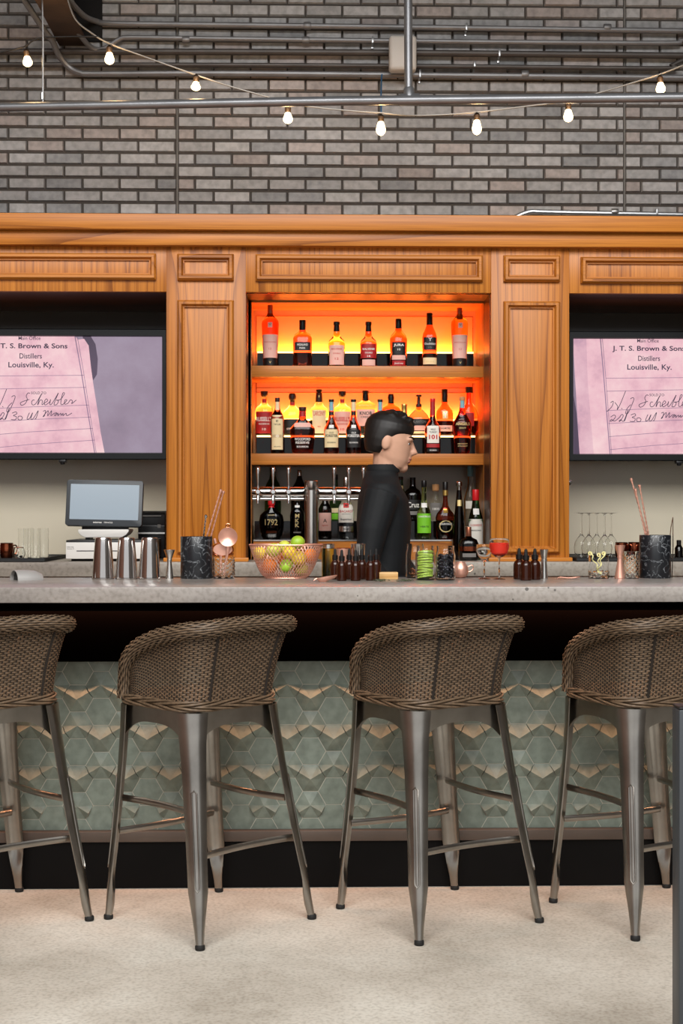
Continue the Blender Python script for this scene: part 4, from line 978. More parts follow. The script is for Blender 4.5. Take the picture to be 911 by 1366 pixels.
bottle(539, Y3, ZF, [(603.5, 9), (600, 9.4), (574, 9.4), (567, 7.8), (560, 5), (552, 3.8), (545, 3.4), (539, 3.2)], [(560, 4.9), (556, 4.6), (546, 3.8), (541, 3.6), (540, 4), (537, 4)], 'bourbon bottle with gold foil neck, right beside the bartender\'s face', G3, 'glass_pale', .9, 2.1, capmat='foil_gold',
       labels=((566, 578, 7, 'paper_cream'), (581, 586, 8.6, 'foil_gold'), (588, 601, 7.4, 'paper_cream', (('MICHTER', 594, 11, 2.4, 'ink_red'),))))
bottle(577, Y3, ZF, [(603.5, 10), (600, 10.6), (570, 10.6), (565, 8.8), (560, 5.4), (555, 3.8), (546, 3.4), (533, 3)], [(534, 3.4), (529.5, 3.4)], 'bourbon bottle with cream label and large red number, front row', G3, 'whisky_red', .8, 2.6, capmat='cap_red',
       labels=((566, 589, 8, 'paper_white', (('WILD', 571, 7, 2.6, 'ink_black'), ('TURKEY', 574.6, 10, 2.4, 'ink_black'), ('101', 581, 11, 6, 'ink_red', .03))), (590, 595, 8.6, 'paper_red'), (596.5, 600.5, 8, 'paper_black', (('BOURBON', 598.6, 9, 1.6, 'ink_white'),)), (533, 552, 3.2, 'paper_red')))
bottle(616.5, Y3, ZF, [(603.5, 9.6), (600, 10.4), (580, 11.6), (567, 12.6), (561, 12), (555, 8.6), (550, 5.6), (545, 4), (531, 3)], [(532, 4), (527, 3.8)], 'bell shaped bourbon bottle with pale lettering on the glass, front row, far right', G3, 'whisky_dark', .6, 2.5, capmat='cork',
       labels=((530, 542, 3, 'paper_blue'), (558, 570, 11.4, 'whisky_dark', (('ANGELS', 563.5, 19, 3.6, 'ink_gold'), ('ENVY', 569, 9, 2.4, 'ink_gold'))), (582, 600, 8, 'whisky_dark', (('KENTUCKY', 590, 13, 1.8, 'ink_gold'), ('STRAIGHT', 593, 13, 1.6, 'ink_gold')))))
# ---- lower niche
G4 = 'bottles in the dark lower niche'; YL = 6.54; ZL = 1.184; YU = 6.685; ZU = 1.268
bottle(362, YL, ZL, [(719.5, 11), (715, 13.4), (705, 15.6), (694, 16.4), (687, 15), (682, 10), (679, 4.4), (676, 3.4)], [(677, 4.4), (675, 3), (673.5, 4.6), (669, 4.8), (667, 3)], 'bulbous dark bottle with large gold number below the left taps', G4, 'dark_glass', .5, 2.2, capmat='cap_red',
       labels=((690, 702, 11, 'dark_glass', (('1792', 696.5, 17, 8, 'ink_gold', .01),)), (708, 711, 7, 'copper_dark'), (684, 689, 5, 'dark_glass', (('SMALL BATCH', 687, 9, 1.6, 'ink_gold'),))))
bottle(396.5, YL, ZL, [(719.5, 9), (716, 9.6), (688, 9.8), (682, 8.6), (677, 5.4), (673, 3.6), (668, 3.2)], [(669, 3.6), (660, 3.4)], 'dark bottle with a vertical gold emblem left of the tap column', G4, 'dark_glass', .9, 2.4, labels=((683, 705, 4, 'dark_glass', (('M', 688, 5.5, 5, 'ink_gold', .03), ('K', 694.5, 5.5, 5, 'ink_gold', .03), ('K', 700.5, 5.5, 5, 'ink_gold', .03))), (709, 711, 5, 'ink_grey'), (674, 677, 3.2, 'ink_white')))
bottle(364, YU, ZU, [(696, 10.4), (693, 11), (655, 11), (647, 9), (640, 5), (634, 4), (629, 3.8)], [(630, 4.2), (625, 4.2)], 'tall green bottle standing behind the left taps', G4, 'green_glass', .95, 2)
bottle(399.5, YU, ZU, [(696, 11), (693, 11.6), (658, 11.6), (650, 9), (644, 5.4), (639, 3.6), (636, 3)], [(638, 3), (628, 2.8)], 'dark bottle with silver cap behind the third tap', G4, 'dark_glass', .9, 2, capmat='steel')
bottle(433.5, YL, ZL, [(719.5, 8.4), (716, 9), (679, 9), (674, 6.6), (670, 4), (664, 3.2)], [(665, 3.4), (655, 3.4)], 'dark bottle with pale pink label right of the tap column', G4, 'dark_glass', .9, 2, labels=((684, 708, 8, 'paper_pink', (('A', 694.5, 5, 5, 'ink_black'), ('spirit', 701, 8, 2.4, 'ink_red'))),))
bottle(447.5, YU, ZU, [(696, 7.4), (693, 8), (670, 8), (664, 6), (658, 3.6), (640, 3)], [(641, 3.4), (634, 3.2)], 'small greenish bottle with cream label behind the right taps', G4, 'green_glass', .9, 2, labels=((679, 685, 7, 'paper_cream'), (686, 694, 7, 'paper_green')))
bottle(461.5, YL, ZL, [(719.5, 10), (716, 10.6), (680, 10.6), (674, 9), (668, 5), (662, 3.6), (648, 3.2)], [(649, 3.5), (637, 3.3)], 'clear rum bottle with white label and red round emblem behind the right taps', G4, 'glass_clear', .9, 2.2, capmat='steel_brushed',
       labels=((673, 697, 9.8, 'paper_white', (('BACARDI', 682, 17, 3.2, 'ink_red', .01), ('CARTA BLANCA', 685.6, 12, 1.5, 'ink_grey'), ('Superior', 693, 15, 3, 'ink_black', .02))), (671, 677.5, 3.6, 'ink_red', (('w', 674.2, 4.5, 2.4, 'ink_black', .04),)), (702, 709, 9.6, 'steel_brushed', (('RUM', 705.5, 7, 2, 'ink_black'),))))
bottle(534, YU, ZU, [(696, 9), (693, 9.6), (668, 9.6), (660, 7), (652, 4.4), (645, 3.6), (640, 3.4)], [(641, 3.8), (637, 3.8)], 'green bottle with cream label just right of the bartender\'s back', G4, 'green_glass', .9, 2, capmat='cap_brown', labels=((674, 695, 8.6, 'paper_cream', (('GIN', 680, 9, 2.6, 'ink_grey'),)), (649, 656, 3.4, 'ink_gold')))
bottle(550.5, YU, ZU, [(696, 11), (693, 12), (662, 12), (656, 10), (652, 5), (649, 4), (640, 3.8)], [(641, 4), (638, 4)], 'black bottle with silver script on the black step', G4, 'dark_glass', .9, 2.4, labels=((668, 681, 11, 'paper_black', (('Cruz', 674.5, 16, 7, 'ink_white'),)), (683, 688, 7, 'ink_grey')))
bottle(565.5, YL, ZL, [(719.5, 9), (716, 9.6), (686, 9.6), (680, 8), (674, 5), (666, 3.4), (649, 3)], [(650, 3.5), (641, 3.4)], 'liqueur bottle with bright green label beside the cognac', G4, 'lime_liquid', .95, 2, labels=((685, 711, 9, 'paper_green', (('CHARTREUSE', 689, 16, 2.4, 'ink_white', .01), ('VERTE', 702.5, 12, 2, 'ink_black'))), (671, 677, 3.8, 'ink_white')))
bottle(581, YU, ZU, [(696, 8), (693, 8.6), (674, 8.6), (669, 6), (664, 3.6), (656, 3.2)], [(656.5, 3.2), (655, 4.8), (648, 4.8), (647, 4)], 'short clear bottle with a wide cork between the green label and the cognac', G4, 'glass_clear', .9, 2.4, capmat='cork', labels=((672, 690, 7.6, 'ink_grey', (('1800', 680, 9, 3, 'ink_white'),)),))
bottle(594, YL, ZL, [(719.5, 11), (716, 12.4), (690, 13), (685, 11.4), (680, 7), (675, 4.2), (668, 3.2), (656, 2.8)], [(662, 3.3), (661, 3.3), (654, 3.4), (643, 3.6)], 'broad cognac bottle with gold medallion and oval crest', G4, 'whisky_dark', .6, 2.3,
       extra=neckband(654, 661, 3.7, 'foil_gold'), labels=((677.5, 684, 3, 'gold'), (694, 711, 8.6, 'dark_glass', (('O', 702, 18, 16, 'ink_gold', -.02), ('COURVOISIER', 699, 17, 2.6, 'ink_white', .01)))))
Y5 = 6.42
zc = HB
bottle(612.3, Y5, zc, [(748, 7.6), (744, 8.4), (725, 8.6), (700, 7.6), (680, 5.6), (664, 3.8), (654, 3)], [(655, 3.2), (650, 2.6), (649, 4.2), (644.5, 4.2), (643, 3)], 'tall slender dark bottle with silver top beside the red capped bottle', G4, 'dark_glass', .9, 2, capmat='steel', labels=((668, 676, 2.8, 'ink_gold'),))
bottle(634.5, 6.47, zc, [(747, 9.4), (744, 10), (694, 10), (686, 8), (678, 5.6), (667, 4.2)], [(668, 4.7), (653.5, 4.7)], 'green liqueur bottle with red cap and white label at the right end', G4, 'green_glass', .9, 2, capmat='cap_red', labels=((693, 740, 9.6, 'paper_white', (('LUXARDO', 701, 15, 3, 'ink_red'), ('MARASCHINO', 708, 13, 2, 'ink_black'))), (679, 687, 4, 'ink_white')))
bottle(625, 6.33, zc, [(749, 12), (746, 13.4), (727, 13.4), (721, 11), (718, 5), (716, 3.8)], [(717, 4), (704, 3.6)], 'squat dark bottle with copper neck in front of the red capped bottle', G4, 'dark_glass', .7, 2.8, capmat='cap_copper', labels=((730, 736, 12.4, 'copper_dark'), (739, 744, 9, 'ink_grey')))
bottle(627.5, YU, zc, [(750, 8.6), (746, 9), (672, 9), (664, 7), (656, 4.4), (648, 3.6), (640, 3.6)], [(641, 4), (627.5, 4)], 'tall clear bottle with dark blue cap at the back of the niche corner', G4, 'glass_clear', .95, 2, capmat='paper_blue', labels=((674, 684, 7, 'paper_white'),))
# ================================================================ beer tap tower
YT_ = 6.27
t = thing('beer_tap_tower', 'chrome T shaped beer tap tower with six tap handles in the lower niche', 'beer tap', (XX(415.5, YT_), YT_, HB))
kt = YT_ / F
cz = ZZ(656, YT_); xc = XX(415.5, YT_)
MB().loft([(HB, .048), (HB + .008, .048), (HB + .012, .032)], 24, xc, YT_).build('base_flange', 'chrome', t, w=True)
MB().loft([(HB + .012, .0305), (ZZ(654, YT_) , .0305), (ZZ(653.6, YT_), .0295), (ZZ(653, YT_), .0305), (ZZ(642, YT_), .0305), (ZZ(641, YT_), .028)], 28, xc, YT_).build('column', 'steel_brushed', t, w=True)
for a, b_ in ((336, 406), (425, 487)):
    MB().tube([(XX(a, YT_), YT_, cz), (XX(a + 1, YT_), YT_, cz), (XX(b_ - 1, YT_), YT_, cz), (XX(b_, YT_), YT_, cz)], [.0195, .021, .021, .0195], 20).build('tap_arm', 'chrome', t, w=True)
    MB().tube([(XX(a + 1, YT_), YT_ + .004, ZZ(665.5, YT_)), (XX(b_ - 1, YT_), YT_ + .004, ZZ(665.5, YT_))], .0075, 12).build('lower_pipe', 'chrome', t, w=True)
for px in (344.5, 364.5, 385, 445.5, 465, 484.5):
    x = XX(px, YT_); yf = YT_ - .03
    h = bpy.data.objects.new('tap', None); C.objects.link(h); h.parent = t; h.location = Vector((x, yf, cz)) - t.location
    MB().loft([(.026, .0042), (.045, .005), (.075, .0085), (.098, .0095), (.106, .007), (.110, .0035)], 14).build('tap_handle', 'chrome', h)
    MB().tube([(0, .02, 0), (0, -.008, 0), (0, -.014, 0)], [.010, .0135, .009], 14).loft([(.010, .007), (.026, .005)], 12).build('faucet_body', 'chrome', h)
    MB().tube([(0, -.004, -.008), (0, -.016, -.022), (0, -.018, -.052)], [.0075, .0068, .0055], 12).build('spout', 'chrome', h)

# ================================================================ front counter
ZC = 1.07
def oc(px, py, z=ZC):
    """the point of the level z seen at (px, py), and the metres per pixel there"""
    u = (px - CX) / F; t_ = F * (HC - z) / (py - CY)
    return Vector((t_ * (-math.sin(YAW) + u * math.cos(YAW)), t_ * (math.cos(YAW) + u * math.sin(YAW)), z)), t_ / F
def stand(name, label, cat, px, py, hw, group=None, rz=0):
    """an Empty on the counter whose front foot shows at (px, py)"""
    q, k = oc(px, py); q.y += hw * k
    return thing(name, label, cat, q, rz, group), k
def lv(k, tab): return [(h * k, r * k) for h, r in tab]             # (height px, radius px)
def wall(k, tab, th):
    """open vessel: outer profile up, inner profile down"""
    o = [(h * k, r * k) for h, r in tab]; inn = [(max(h, th * 1.2), max(r - th, .0005)) for h, r in reversed(o)]
    inn[-1] = (th * 1.4, inn[-1][1]); return [(0.0, o[0][1] * .6)] + o + inn + [(th * 1.4, .0006)]
# shaker tins
tin = None
for px, wh in ((135.5, 'left'), (167, 'middle'), (198, 'right')):
    lb = f'upturned polished steel shaker tin, {wh} one of the three beside the till'
    q, k = oc(px, 773.5); q.y += 15 * k
    if tin is None:
        tin = thing('shaker_tin', lb, 'shaker', q, 0, 'shaker tins on the bar')
        MB().loft(lv(k, [(0, 14.6), (.8, 15.2), (2, 15.2), (2.6, 14.7), (30, 12.9), (54, 10.9), (55.6, 10.4), (56, 9.6), (55.2, 9.2), (55, .3)]), 32).build('tin_body', 'steel', tin)
    else: copy_tree(tin, loc=q, label=lb)
def jigger(px, py, top, r0, r1, w0, m, label):
    t, k = stand('jigger', label, 'jigger', px, py, r0); H_ = py - top
    MB().loft(lv(k, [(0, r0 - .4), (.6, r0), (H_ * .62, w0), (H_ * .66, w0), (H_ - .5, r1), (H_, r1 + .3), (H_ - .3, r1 - .4), (H_ * .72, w0 * .6), (H_ * .72, .2)]), 24).build('double_cone', m, t)
    MB().loft(lv(k, [(H_ * .60, w0 + .1), (H_ * .61, w0 + .6), (H_ * .67, w0 + .6), (H_ * .68, w0 + .1)]), 24).build('waist_band', m, t)
jigger(225.5, 772.5, 733.5, 5.4, 7.4, 2.8, 'steel_brushed', 'steel jigger between the shaker tins and the left black marble holder')
jigger(726.5, 772.5, 733, 5.2, 6, 3.6, 'steel_brushed', 'narrow steel jigger right of the three amber dropper bottles')
jigger(828.5, 772, 727.5, 7.2, 7, 2.8, 'copper_pale', 'copper toned jigger in front of the cut glass tumbler at right')
# black marble holders
m_, tr, bs = principled('black_marble'); M['black_marble'] = m_
tcn = tr.nodes.new('ShaderNodeTexCoord'); n1 = tr.nodes.new('ShaderNodeTexNoise'); n1.inputs['Scale'].default_value = 22; n1.inputs['Detail'].default_value = 9; n1.inputs['Distortion'].default_value = 1.2
tr.links.new(tcn.outputs['Object'], n1.inputs['Vector']); r = tr.nodes.new('ShaderNodeValToRGB'); tr.links.new(n1.outputs['Fac'], r.inputs[0])
r.color_ramp.elements[0].position = .490; r.color_ramp.elements[0].color = rgb(26, 28, 32); r.color_ramp.elements[1].position = .510; r.color_ramp.elements[1].color = rgb(26, 28, 32)
e = r.color_ramp.elements.new(.5); e.color = rgb(150, 154, 158)
tr.links.new(r.outputs[0], bs.inputs['Base Color']); bs.inputs['Roughness'].default_value = .3
def holder(px, py, top, hw, label):
    t, k = stand('marble_holder', label, 'utensil holder', px, py, hw, 'black marble holders')
    MB().loft(wall(k, [(0, hw - .5), (.8, hw), (py - top - .8, hw), (py - top, hw - .5)], .006), 36).build('holder_body', 'black_marble', t); return t, k
hl, kl = holder(260.5, 772.5, 716, 21.5, 'black marble cylinder holding two copper bar spoons, left of the cut glass')
hr, kr = holder(879, 771.8, 714, 21, 'black marble cylinder holding copper bar spoons at the right edge')
def barspoon(a, b_, label, twist=True, m='copper_pale', r=.0030, grp='copper bar spoons'):
    """from the point a inside the holder to the point b at the top end"""
    n = 90; pts = [a.lerp(b_, i / n) for i in range(n + 1)]
    t = thing('bar_spoon', label, 'bar spoon', a, 0, grp)
    d = (b_ - a).normalized()
    MB().tube(pts, [r * (1 + (.22 * math.sin(i * 1.3) if twist else 0)) for i in range(n + 1)], 8).build('twisted_shaft', m, t, w=True)
    MB().tube([b_ - d * .004, b_ + d * .002, b_ + d * .007, b_ + d * .010], [r * 1.1, r * 1.9, r * 1.7, r * .6], 10).build('end_knob', m, t, w=True)
    MB().loft([(-.011, .002, .001), (-.006, .009, .0018), (.002, .011, .002), (.010, .007, .0016), (.014, .002, .001)], 14).xf(Matrix.Translation(a + Vector((0, 0, .014)))).build('spoon_bowl', m, t, w=True)
hb = hl.location
barspoon(hb + Vector((-.006, 0, .010)), P(294, 656, hb.y - .004), 'copper bar spoon leaning right in the left marble holder, longer one')
barspoon(hb + Vector((.012, .012, .010)), P(297.5, 658, hb.y + .012), 'copper bar spoon leaning right in the left marble holder, lower one')
barspoon(hb + Vector((.010, -.018, .010)), P(274.5, 690, hb.y - .02), 'short steel bar spoon in the left marble holder', m='steel', grp='')
hb = hr.location
barspoon(hb + Vector((.012, 0, .010)), P(842.5, 641, hb.y + .004), 'tallest copper bar spoon leaning left in the right marble holder')
barspoon(hb + Vector((.006, .016, .010)), P(853.5, 650, hb.y + .018), 'copper bar spoon in the right marble holder, nearest to upright')
barspoon(hb + Vector((-.006, -.014, .010)), P(848, 655, hb.y - .010), 'shortest copper bar spoon in the right marble holder')
q, k = oc(896.5, 771)
t = thing('tweezers', 'long steel tweezers leaning upright against the right marble holder', 'tweezers', q)
pt = P(897.5, 690, q.y + .006)
MB().tube([q + Vector((-.001, 0, .001)), q.lerp(pt, .5) + Vector((.002, 0, 0)), pt], [.0045, .0045, .003], 8, flat=(.35, 1), up=(1, 0, 0)).build('blade', 'steel_brushed', t, w=True)
q2 = P(892.5, 716, q.y + .03)
MB().tube([q2 - Vector((0, 0, .03)), q2.lerp(pt, .5), pt], [.004, .004, .003], 8, flat=(.35, 1), up=(1, 0, 0)).build('blade', 'steel_brushed', t, w=True)
# cut glass tumblers
def cut_glass(px, py, top, hw, label, cut=.86, cat='glass', th=.004, group='cut glass tumblers'):
    t, k = stand('cut_glass_tumbler', label, cat, px, py, hw, group); H_ = (py - top) * k; R_ = hw * k; rs = []; n = 40; m = 22
    for j in range(m + 1):
        z = H_ * j / m; ring = []
        for i in range(n):
            c = .0011 if (j / m < cut and 0 < j) else 0
            r_ = R_ + c * (math.cos(2 * PI * (i / 4 + j / 4)) + math.cos(2 * PI * (i / 4 - j / 4)))
            ring.append((r_ * math.cos(2 * PI * i / n), r_ * math.sin(2 * PI * i / n), z))
        rs.append(ring)
    for z, r_ in ((H_, R_ - th), (H_ * .5, R_ - th), (.012, R_ - th), (.010, R_ * .5), (.010, .001)):
        rs.append([(r_ * math.cos(2 * PI * i / n), r_ * math.sin(2 * PI * i / n), z) for i in range(n)])
    MB().rings(rs).build('glass_wall', 'glass_clear', t, ang=20); return t, k
gt, gk = cut_glass(297.5, 772, 743, 14.8, 'cut glass tumbler holding a copper strainer, left of the fruit basket')
ct, ck = cut_glass(843.5, 772, 736, 11, 'tall cut glass tumbler behind the copper jigger at right')
# strainers in the glass
g0 = gt.location
t = thing('cocktail_strainer', 'round copper strainer standing in the cut glass tumbler', 'strainer', g0 + Vector((0, 0, .011)))
c = P(304, 716.5, g0.y - .02); R_ = 13 * gk
b = MB(); rs = []
for j, (rr, dy) in enumerate(((0.05, .012), (.35, .010), (.7, .005), (.95, 0), (1.0, -.002), (.97, -.003), (.7, .002), (.35, .007), (.05, .009))):
    rs.append([(c.x + R_ * rr * math.cos(2 * PI * i / 28), c.y + dy, c.z + R_ * rr * math.sin(2 * PI * i / 28)) for i in range(28)])
b.rings(rs).build('strainer_bowl', 'copper_pale', t, w=True)
MB().tube([(c.x + .0075 * math.cos(2 * PI * i / 16), c.y, c.z + R_ + .006 + .0075 * math.sin(2 * PI * i / 16)) for i in range(16)], .0018, 8, closed=True).build('hanging_ring', 'copper', t, w=True)
MB().tube([(c.x, c.y + .002, c.z - R_), (c.x - .004, c.y + .01, c.z - R_ - .03), (g0.x, g0.y, g0.z + .014)], [.006, .005, .004], 8, flat=(.35, 1), up=(0, 1, 0)).build('handle', 'copper_pale', t, w=True)
t = thing('fine_strainer', 'small copper hawthorne strainer with coil resting behind the round one', 'strainer', g0 + Vector((-.014, .012, .012)))
c2 = P(297, 733, g0.y + .006)
MB().tube([(c2.x + (14 * gk + .0022 * math.cos(i * 2.1)) * math.cos(2 * PI * i / 120), c2.y + .003 * math.sin(i * 2.1), c2.z + 9 * gk * math.sin(2 * PI * i / 120)) for i in range(120)], .0013, 5, closed=True).build('coil', 'copper', t, w=True)
MB().prism([(c2.x + 12.6 * gk * math.cos(2 * PI * i / 24), c2.z + 8 * gk * math.sin(2 * PI * i / 24)) for i in range(24)], c2.y - .001, c2.y + .001).build('plate', 'copper_pale', t, w=True)
MB().tube([(c2.x - .025, c2.y + .003, c2.z + .022), (c2.x - .03, c2.y + .003, c2.z + .04)], [.006, .005], 8, flat=(1, .4)).tube([(c2.x - .006, c2.y, c2.z - .02), (g0.x - .014, g0.y + .012, g0.z + .012)], [.005, .004], 8, flat=(1, .4)).build('ear', 'copper_pale', t, w=True)

# ---------------------------------------------------------------- wire fruit basket
q, k = oc(381, 772.6); q.y += 17 * k; bc = q.copy()
t = thing('fruit_basket', 'oval copper wire mesh basket full of citrus on the bar', 'basket', bc)
W0, W1, D0, D1, HH = 27 * k, 49 * k, 15 * k, 31 * k, 44.5 * k
def bowl(a, v):
    e = v ** .62
    return Vector(((W0 + (W1 - W0) * e) * math.cos(a), (D0 + (D1 - D0) * e) * math.sin(a), .003 + HH * v * (1 + .0 * math.cos(a))))
b = MB(); NW = 56
for s in (1, -1):
    for i in range(NW):
        b.tube([bowl(2 * PI * i / NW + s * .62 * j / 12, j / 12) for j in range(13)], .00125, 4)
b.build('wire_mesh', 'copper_pale', t, ang=80)
MB().tube([bowl(2 * PI * i / 64, 1) for i in range(64)], .0028, 8, closed=True).build('rim', 'copper_pale', t)
MB().tube([bowl(2 * PI * i / 64, 0) for i in range(64)], .003, 8, closed=True).build('foot_ring', 'copper_pale', t)
b = MB()
for i in range(9):
    x = -W0 + 2 * W0 * (i + .5) / 9; d = D0 * math.sqrt(max(0, 1 - (x / W0) ** 2)); b.tube([(x, -d, .003), (x, d, .003)], .001, 4)
b.build('base_wires', 'copper_pale', t, ang=80)
mat('lemon', rgb(236, 206, 60), .38, bump=.35, bscale=240, var=.12, vscale=30)
mat('lime_peel', rgb(150, 186, 52), .35, bump=.35, bscale=240, var=.2, vscale=25)
mat('pale_lime', rgb(206, 210, 84), .35, bump=.35, bscale=240, var=.15, vscale=25)
mat('orange_peel', rgb(240, 130, 40), .4, bump=.4, bscale=240, var=.08, vscale=30)
mat('stem_scar', rgb(120, 110, 50), .8)
def fruit(name, px, py, r, dy, m, label, el=1.12, rot=(0, 0)):
    Y = bc.y + dy; c = P(px, py, Y); R_ = r * Y / F
    t = thing(name, label, 'citrus fruit', c, 0, 'citrus fruit in the wire basket')
    pr = [(-1.0, .10), (-.97, .22), (-.88, .48), (-.66, .76), (-.35, .94), (0, 1), (.35, .94), (.66, .76), (.88, .48), (.97, .24), (1.04 if el > 1.05 else 1.0, .12), (1.07 if el > 1.05 else 1.005, .02)]
    mx = Matrix.Rotation(rot[1], 4, 'Z') @ Matrix.Rotation(rot[0], 4, 'Y')
    MB().loft([(z * R_ * el, max(.0008, rr * R_)) for z, rr in pr], 22).xf(mx).build('peel', m, t)
    MB().loft([(-R_ * el * 1.01, .0022), (-R_ * el * .985, .003)], 8).xf(mx).build('stem_end', 'stem_scar', t)
hd = 1.2
fruit('lime', 365, 734, 9.4, -.020, 'pale_lime', 'pale yellow green lime on top of the basket, nearest the left', 1.08, (hd, .4))
fruit('lime', 397, 723.5, 9, .012, 'lime_peel', 'bright green lime perched highest on the fruit', 1.08, (1.4, .3))
fruit('lemon', 379, 729.5, 8.4, .034, 'pale_lime', 'yellow green lime at the back behind the two front fruits', 1.05, (.8, 0))
fruit('lemon', 386, 737.5, 9.6, -.012, 'lemon', 'yellow lemon in the middle of the basket between two limes', 1.1, (1.3, 1.0))
fruit('lemon', 398.5, 745, 10, -.034, 'lemon', 'large yellow lemon at the front right of the middle', 1.05, (1.5, .2))
fruit('orange', 414, 742, 10, .004, 'orange_peel', 'golden orange at the right side under the rim', 1.0, (.4, 0))
fruit('lemon', 346, 738.5, 9, .012, 'lemon', 'lemon at the far left under the basket rim', 1.1, (1.5, .5))
fruit('orange', 359.5, 755.5, 10.6, -.006, 'orange_peel', 'deep orange fruit low at the left through the mesh', 1.0, (.4, 0))
fruit('lime', 381.5, 755, 9, -.042, 'lime_peel', 'green lime low at the centre through the mesh', 1.08, (1.2, .4))
fruit('orange', 380, 748, 9.6, .028, 'orange_peel', 'orange fruit showing between the lemon and the low lime', 1.0, (.4, 0))
fruit('lemon', 402, 759, 9, .010, 'pale_lime', 'dull yellow lime low at the right through the mesh', 1.08, (1.4, .6))
# copper scoop lying on the bar
q, k = oc(436, 776.5); q.y += .016
t = thing('copper_scoop', 'pink copper leaf shaped scoop lying before the dropper bottles', 'scoop', q, math.radians(8))
rs = []
for s, z in ((.35, .002), (.7, .006), (.93, .013), (1, .018), (.96, .0175), (.7, .009), (.35, .005)):
    rs.append([(.037 * s * math.cos(2 * PI * i / 28), .018 * s * math.sin(2 * PI * i / 28), z + .006 * math.cos(2 * PI * i / 28)) for i in range(28)])
MB().rings(rs).build('scoop_bowl', 'copper_pale', t)
MB().tube([(-.034, 0, .012), (-.042, -.002, .009), (-.046, -.002, .004)], [.003, .003, .0025], 8).build('handle_stub', 'copper_pale', t)
# ---------------------------------------------------------------- amber dropper bottles
db = None
def dropper(px, py, label, sc=1.0):
    global db
    q, k = oc(px, py); q.y += 6.6 * k
    if db is None:
        k0 = 5.1 / F
        db = thing('dropper_bottle', label, 'dropper bottle', q, 0, 'amber dropper bottles on the bar')
        MB().loft([(h * k0, r_ * k0) for h, r_ in ((0, 5.6), (.8, 6.5), (19, 6.5), (22.5, 5.4), (25, 3.4), (26.5, 2.9))], 22).build('amber_body', 'amber_dropper', db)
        MB().loft([(h * k0, r_ * k0) for h, r_ in ((26, 3.5), (26.2, 3.8), (32, 3.8), (32.4, 3.0))], 18).build('screw_collar', 'cap_black', db, ang=30)
        MB().loft([(h * k0, r_ * k0) for h, r_ in ((32.2, 2.4), (34, 2.1), (37, 1.9), (39.2, 1.7), (40.4, .8))], 14).build('rubber_bulb', 'rubber', db)
    else: copy_tree(db, loc=q, label=label)
    if sc != 1 and db: pass
DP = [(456, 775.2, 'front row, leftmost'), (474.5, 775.2, 'front row, second from the left'), (494.5, 774.8, 'front row, nearest the wooden block'), (447, 773.2, 'back row, leftmost, beside the wire basket'), (466, 773, 'back row, second from the left'), (483, 773, 'back row, third from the left'), (502, 772.8, 'back row, rightmost, beside the wooden block')]
for px, py, wh in DP: dropper(px, py, f'amber dropper bottle in the cluster of seven, {wh}')
for px, py, wh in ((693.5, 772.8, 'left one at the back'), (702.5, 774.6, 'middle one in front'), (714.5, 773.6, 'right one beside the narrow jigger')): dropper(px, py, f'amber dropper bottle of the trio at right, {wh}')
for o in [o for o in bpy.data.objects if o.name.startswith('dropper_bottle') and 'trio' in o['label']]: o.scale = (1.18, 1.18, 1.02)
# jar with lid, copper cup and tin behind them
q, k = oc(438, 772); q.y = 5.187
t = thing('lidded_jar', 'glass jar of pale yellow liquid with metal lid between basket and droppers', 'jar', q)
MB().loft(lv(k, [(0, 7.8), (1, 8.6), (37, 8.6), (40, 7.2)]), 24).build('jar_glass', 'lime_liquid', t); MB().loft(lv(k, [(39.6, 8), (40, 8.8), (45, 8.8), (46, 7.6)]), 24).build('metal_lid', 'steel_brushed', t)
q, k = oc(458.5, 772); q.y = 5.192
t = thing('copper_cup', 'pale copper cup half hidden behind the dropper bottles', 'cup', q)
MB().loft(wall(k, [(0, 7.4), (1, 7.8), (40, 9.2)], .0015), 24).build('cup_body', 'copper_pale', t)
MB().tube([(math.cos(2 * PI * i / 24) * 9.3 * k, math.sin(2 * PI * i / 24) * 9.3 * k, 40 * k) for i in range(24)], .0012, 6, closed=True).build('rim', 'copper', t)
q, k = oc(478.5, 772); q.y = 5.187
t = thing('steel_tin', 'upright shiny steel tin behind the dropper bottles', 'tin', q)
MB().loft(wall(k, [(0, 8.2), (1, 8.8), (44.5, 9.8), (45, 10.2), (46, 10.2)], .0012), 28).build('tin_body', 'steel', t)
MB().tube([(math.cos(2 * PI * i / 24) * 10.2 * k, math.sin(2 * PI * i / 24) * 10.2 * k, 45.6 * k) for i in range(24)], .0011, 6, closed=True).build('rim', 'steel', t)
# wooden block, herbs
q, k = oc(518.5, 773)
tag(MB().box(q.x - 12.6 * k, q.x + 12.6 * k, q.y, q.y + .05, ZC, ZC + 9.6 * k).build('wooden_block', 'block_wood', bevel=.0025), 'small pale wooden block on the bar right of the dropper bottles', 'block')
mat('herb', rgb(104, 116, 88), .7, var=.35, vscale=90)
b = MB()
for i in range(150):
    q, k = oc(rng.choice((rng.gauss(508, 5), rng.gauss(541, 6))), 775.2 + rng.uniform(-1.4, 1.2)); a = rng.uniform(0, PI); l = rng.uniform(.003, .007); w_ = l * .35; z = ZC + rng.uniform(.0005, .004)
    dx, dy = math.cos(a), math.sin(a)
    b.add([(q.x - dx * l, q.y - dy * l, z), (q.x - dy * w_, q.y + dx * w_, z + .0022), (q.x + dx * l, q.y + dy * l, z + .001), (q.x + dy * w_, q.y - dx * w_, z + .002)], [(0, 1, 2, 3)])
ho = tag(b.build('herb_leaves', 'herb'), 'dried grey green herb leaves scattered around the wooden block', 'herbs'); ho['kind'] = 'stuff'
